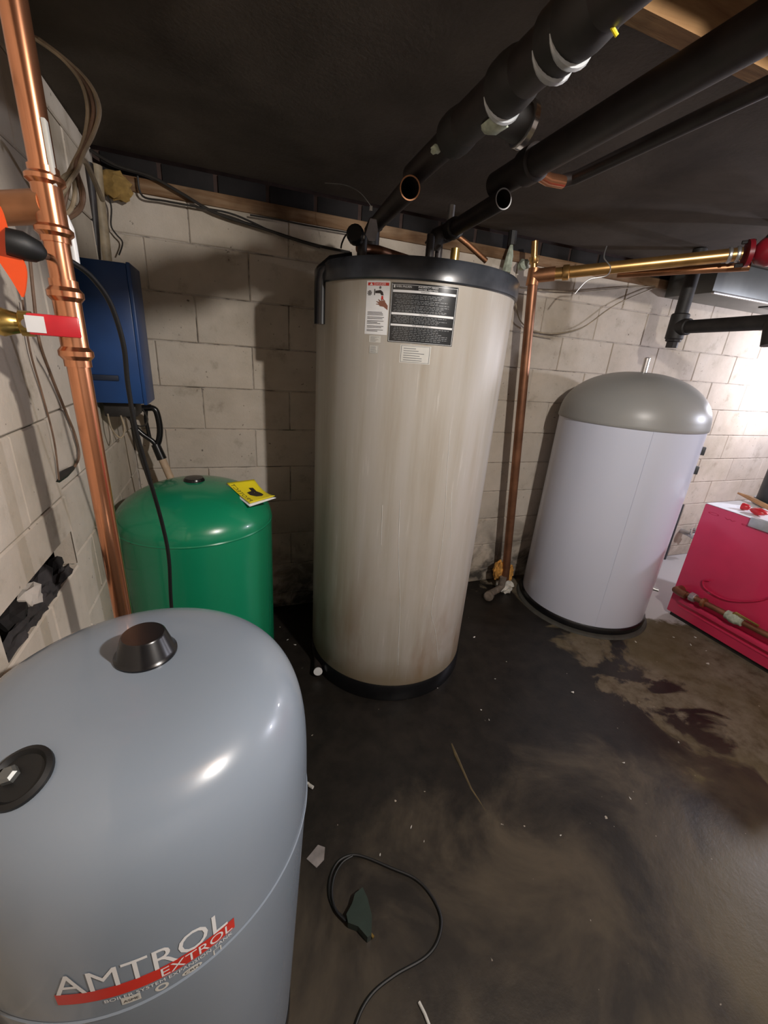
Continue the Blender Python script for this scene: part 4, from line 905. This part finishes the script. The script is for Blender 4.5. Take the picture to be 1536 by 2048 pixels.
# ------------------------------------------------------------------ black iron pipe and duct at right
t = thing('iron_pipe', 'black iron pipe drop with tee, at the right under the ceiling', 'pipe', (2.42, 1.85, 1.7))
X_, Y_ = 2.425, 1.85
tz = atY(1355, 655, 1.85)[2]
part(MB().tube([(X_, Y_, 2.165), (X_, Y_, tz)], 0.034, 22), 'vertical_pipe', 'black_iron', t)
part(MB().lathe([(0.040, 0), (0.046, .006), (0.046, .13), (0.040, .136)], (X_, Y_, tz - .065), seg=22), 'tee_fitting', 'black_iron', t)
part(MB().lathe([(0.030, 0), (0.030, .03), (0.04, .034), (0.04, .045)], (X_, Y_, tz - .108), seg=8), 'plug', 'black_iron', t)
en = Vector(atZ(1560, 643, tz)); st_ = Vector((X_, Y_, tz)); dv = (en - st_).normalized()
part(MB().lathe([(0.043, 0), (0.043, .07), (0.038, .075)], st_, dv, 22), 'tee_socket', 'black_iron', t)
part(MB().tube([st_, en], 0.034, 22), 'horizontal_pipe', 'black_iron', t)
part(MB().tube([st_ + dv * ((en - st_).length - .02), st_ + dv * (en - st_).length + Vector((0, 0, -.1))], .04, 16), 'elbow', 'black_iron', t)
t = thing('duct', 'galvanised sheet metal duct under the ceiling at the right edge', 'duct', (3.3, 2.05, 2.0))
part(MB().box((3.55, 2.06, 2.08), (1.7, 0.30, 0.17), bev=.004), 'duct_body', 'duct', t)
part(MB().box((3.55, 1.905, 1.996), (1.7, 0.018, 0.014), bev=.003), 'duct_flange', 'steel', t)
part(MB().box((3.42, 1.99, 1.992), (0.15, 0.07, 0.008)), 'duct_opening', 'black_rubber', t)

# ------------------------------------------------------------------ things on the floor
t = thing('power_lead', 'black power cord looped on the floor with a dark green plug block', 'cord', (0.3, 0.65, 0))
pp = [(695, 2140), (712, 2048), (742, 1990), (790, 1950), (850, 1915), (876, 1880), (882, 1835), (862, 1790), (830, 1757), (780, 1735), (735, 1716), (705, 1710), (678, 1722), (662, 1750), (658, 1785), (668, 1815), (690, 1838), (706, 1842)]
part(MB().tube([Vector(atZ(x, y, 0.005)) for x, y in pp], 0.0042, 8, smooth_path=6), 'cable', 'black_rubber', t)
pp2 = [(692, 1842), (672, 1820), (664, 1790), (668, 1755), (684, 1726), (705, 1712)]
part(MB().tube([Vector(atZ(x, y, 0.013)) for x, y in pp2], 0.0036, 8, smooth_path=6), 'cable', 'black_rubber', t)
c = Vector(atZ(722, 1830, 0.02))
mb = MB(); o_ = [(-.040, .012), (-.018, .030), (-.004, .050), (.022, .058), (.028, .03), (.028, -.012), (.014, -.052), (.002, -.054), (-.016, -.024), (-.040, -.008)]
mb.prism([(c.x + x, c.y + y, 0.001) for x, y in o_], (0, 0, .026)); part(mb, 'plug_block', 'dark_green', t, smooth=False)
part(MB().box((c.x + .016, c.y - .046, .012), (.006, .018, .006), Matrix.Rotation(.5, 3, 'Z')), 'prong', 'brass', t)
mb = MB(); mb.prism([atZ(x, y, 0.001) for x, y in [(613, 1718), (636, 1690), (650, 1695), (648, 1720), (633, 1736)]], (0, 0, .0015))
single(mb, 'paper_scrap', 'scrap', 'pale torn scrap on the floor right of the grey tank', 'scrap', atZ(633, 1715, 0), smooth=False)
single(MB().tube([atZ(838, 2004, 0.004), atZ(850, 2028, 0.005), atZ(866, 2070, 0.004)], 0.0038, 8), 'white_stick', 'offwhite', 'short pale stick on the floor at the bottom edge', 'stick', atZ(850, 2028, 0))
t = thing('drain_pipe_end', 'white capped pipe end low on the floor left of the tall heater', 'pipe', (0.33, 1.62, 0))
o_ = Vector(atZ(636, 1342, 0.04)); dn = Vector((-o_.x * .1 - .15, -1, .12)).normalized()
part(MB().tube([o_ - dn * .16, o_], 0.020, 18), 'pipe', 'pipe_dark', t)
part(MB().lathe([(0.021, 0), (0.0215, .006), (0.0005, .007)], o_, dn, 24), 'end_cap', 'white', t)
single(MB().tube([atZ(618, 1570, .006), atZ(626, 1575, .008)], .006, 8).blob(atZ(615, 1567, .006), (.008, .006, .005), 2, .2, 1), 'small_clip', 'chip', 'tiny pale clip on the floor beside the grey tank', 'clip', atZ(620, 1572, 0))
# pale crumbs of debris
crumbs = [(714, 1389, 5), (812, 1397, 9), (833, 1391, 4), (874, 1376, 5), (948, 1275, 7), (1145, 1385, 7), (1247, 1526, 6), (1260, 1597, 5), (962, 1420, 4), (978, 1440, 5), (760, 1710, 5), (848, 1683, 4), (1121, 1671, 4), (1271, 1284, 5), (1381, 1290, 6), (1390, 1275, 5), (1412, 1302, 4), (1415, 1328, 7), (822, 1655, 7), (1347, 1275, 4), (575, 1280, 5), (590, 1290, 6), (1357, 1485, 4), (990, 1358, 4), (1190, 1203, 4)]
first = None
for i, (x, y, s_) in enumerate(crumbs):
    p = Vector(atZ(x, y, 0.0)); r_ = s_ * (p - Vector((0, 0, CAM_H))).length / FPX * .42
    if first is None:
        first = single(MB().blob((0, 0, 0.5), (1, .7, .6), 3, .3, 1), 'debris_chip', 'chip', 'small pale crumb of debris on the dark floor', 'debris', (0, 0, 0), 'crumbs of debris on the floor', smooth=False); o = first
    else: o = first.copy(); COL.objects.link(o)
    zone = ('on the floor along the foot of the red boiler' if x > 1260 and y < 1340 else 'on the dark floor at the front foot of the tall beige heater' if y > 1370 and x < 900 and y < 1450
            else 'in the dark gap between green and beige tanks' if x < 600 else 'on the floor right of the beige heater, before the white one' if y < 1460 else 'on the open floor near the looped cord' if x < 900 else 'on the bare middle of the wet floor')
    o['label'] = 'small pale crumb ' + zone; o['group'] = 'crumbs ' + zone
    o.location = p; o.scale = (r_, r_ * random.uniform(.5, 1.2), r_ * .6); o.rotation_euler = (0, 0, random.uniform(0, 3))
# wide crack / cement smear lines on the floor
mb = MB(); mb.tube([Vector(atZ(*p, -0.003)) for p in [(903, 1488), (912, 1512), (925, 1540), (942, 1578), (958, 1602), (972, 1625)]], [.004, .0085, .006, .0045, .004, .003], 8)
single(mb, 'cement_smear', 'smear', 'thin yellowish cement line on the dark floor', 'smear', atZ(935, 1575, 0))
bpy.context.view_layer.update()
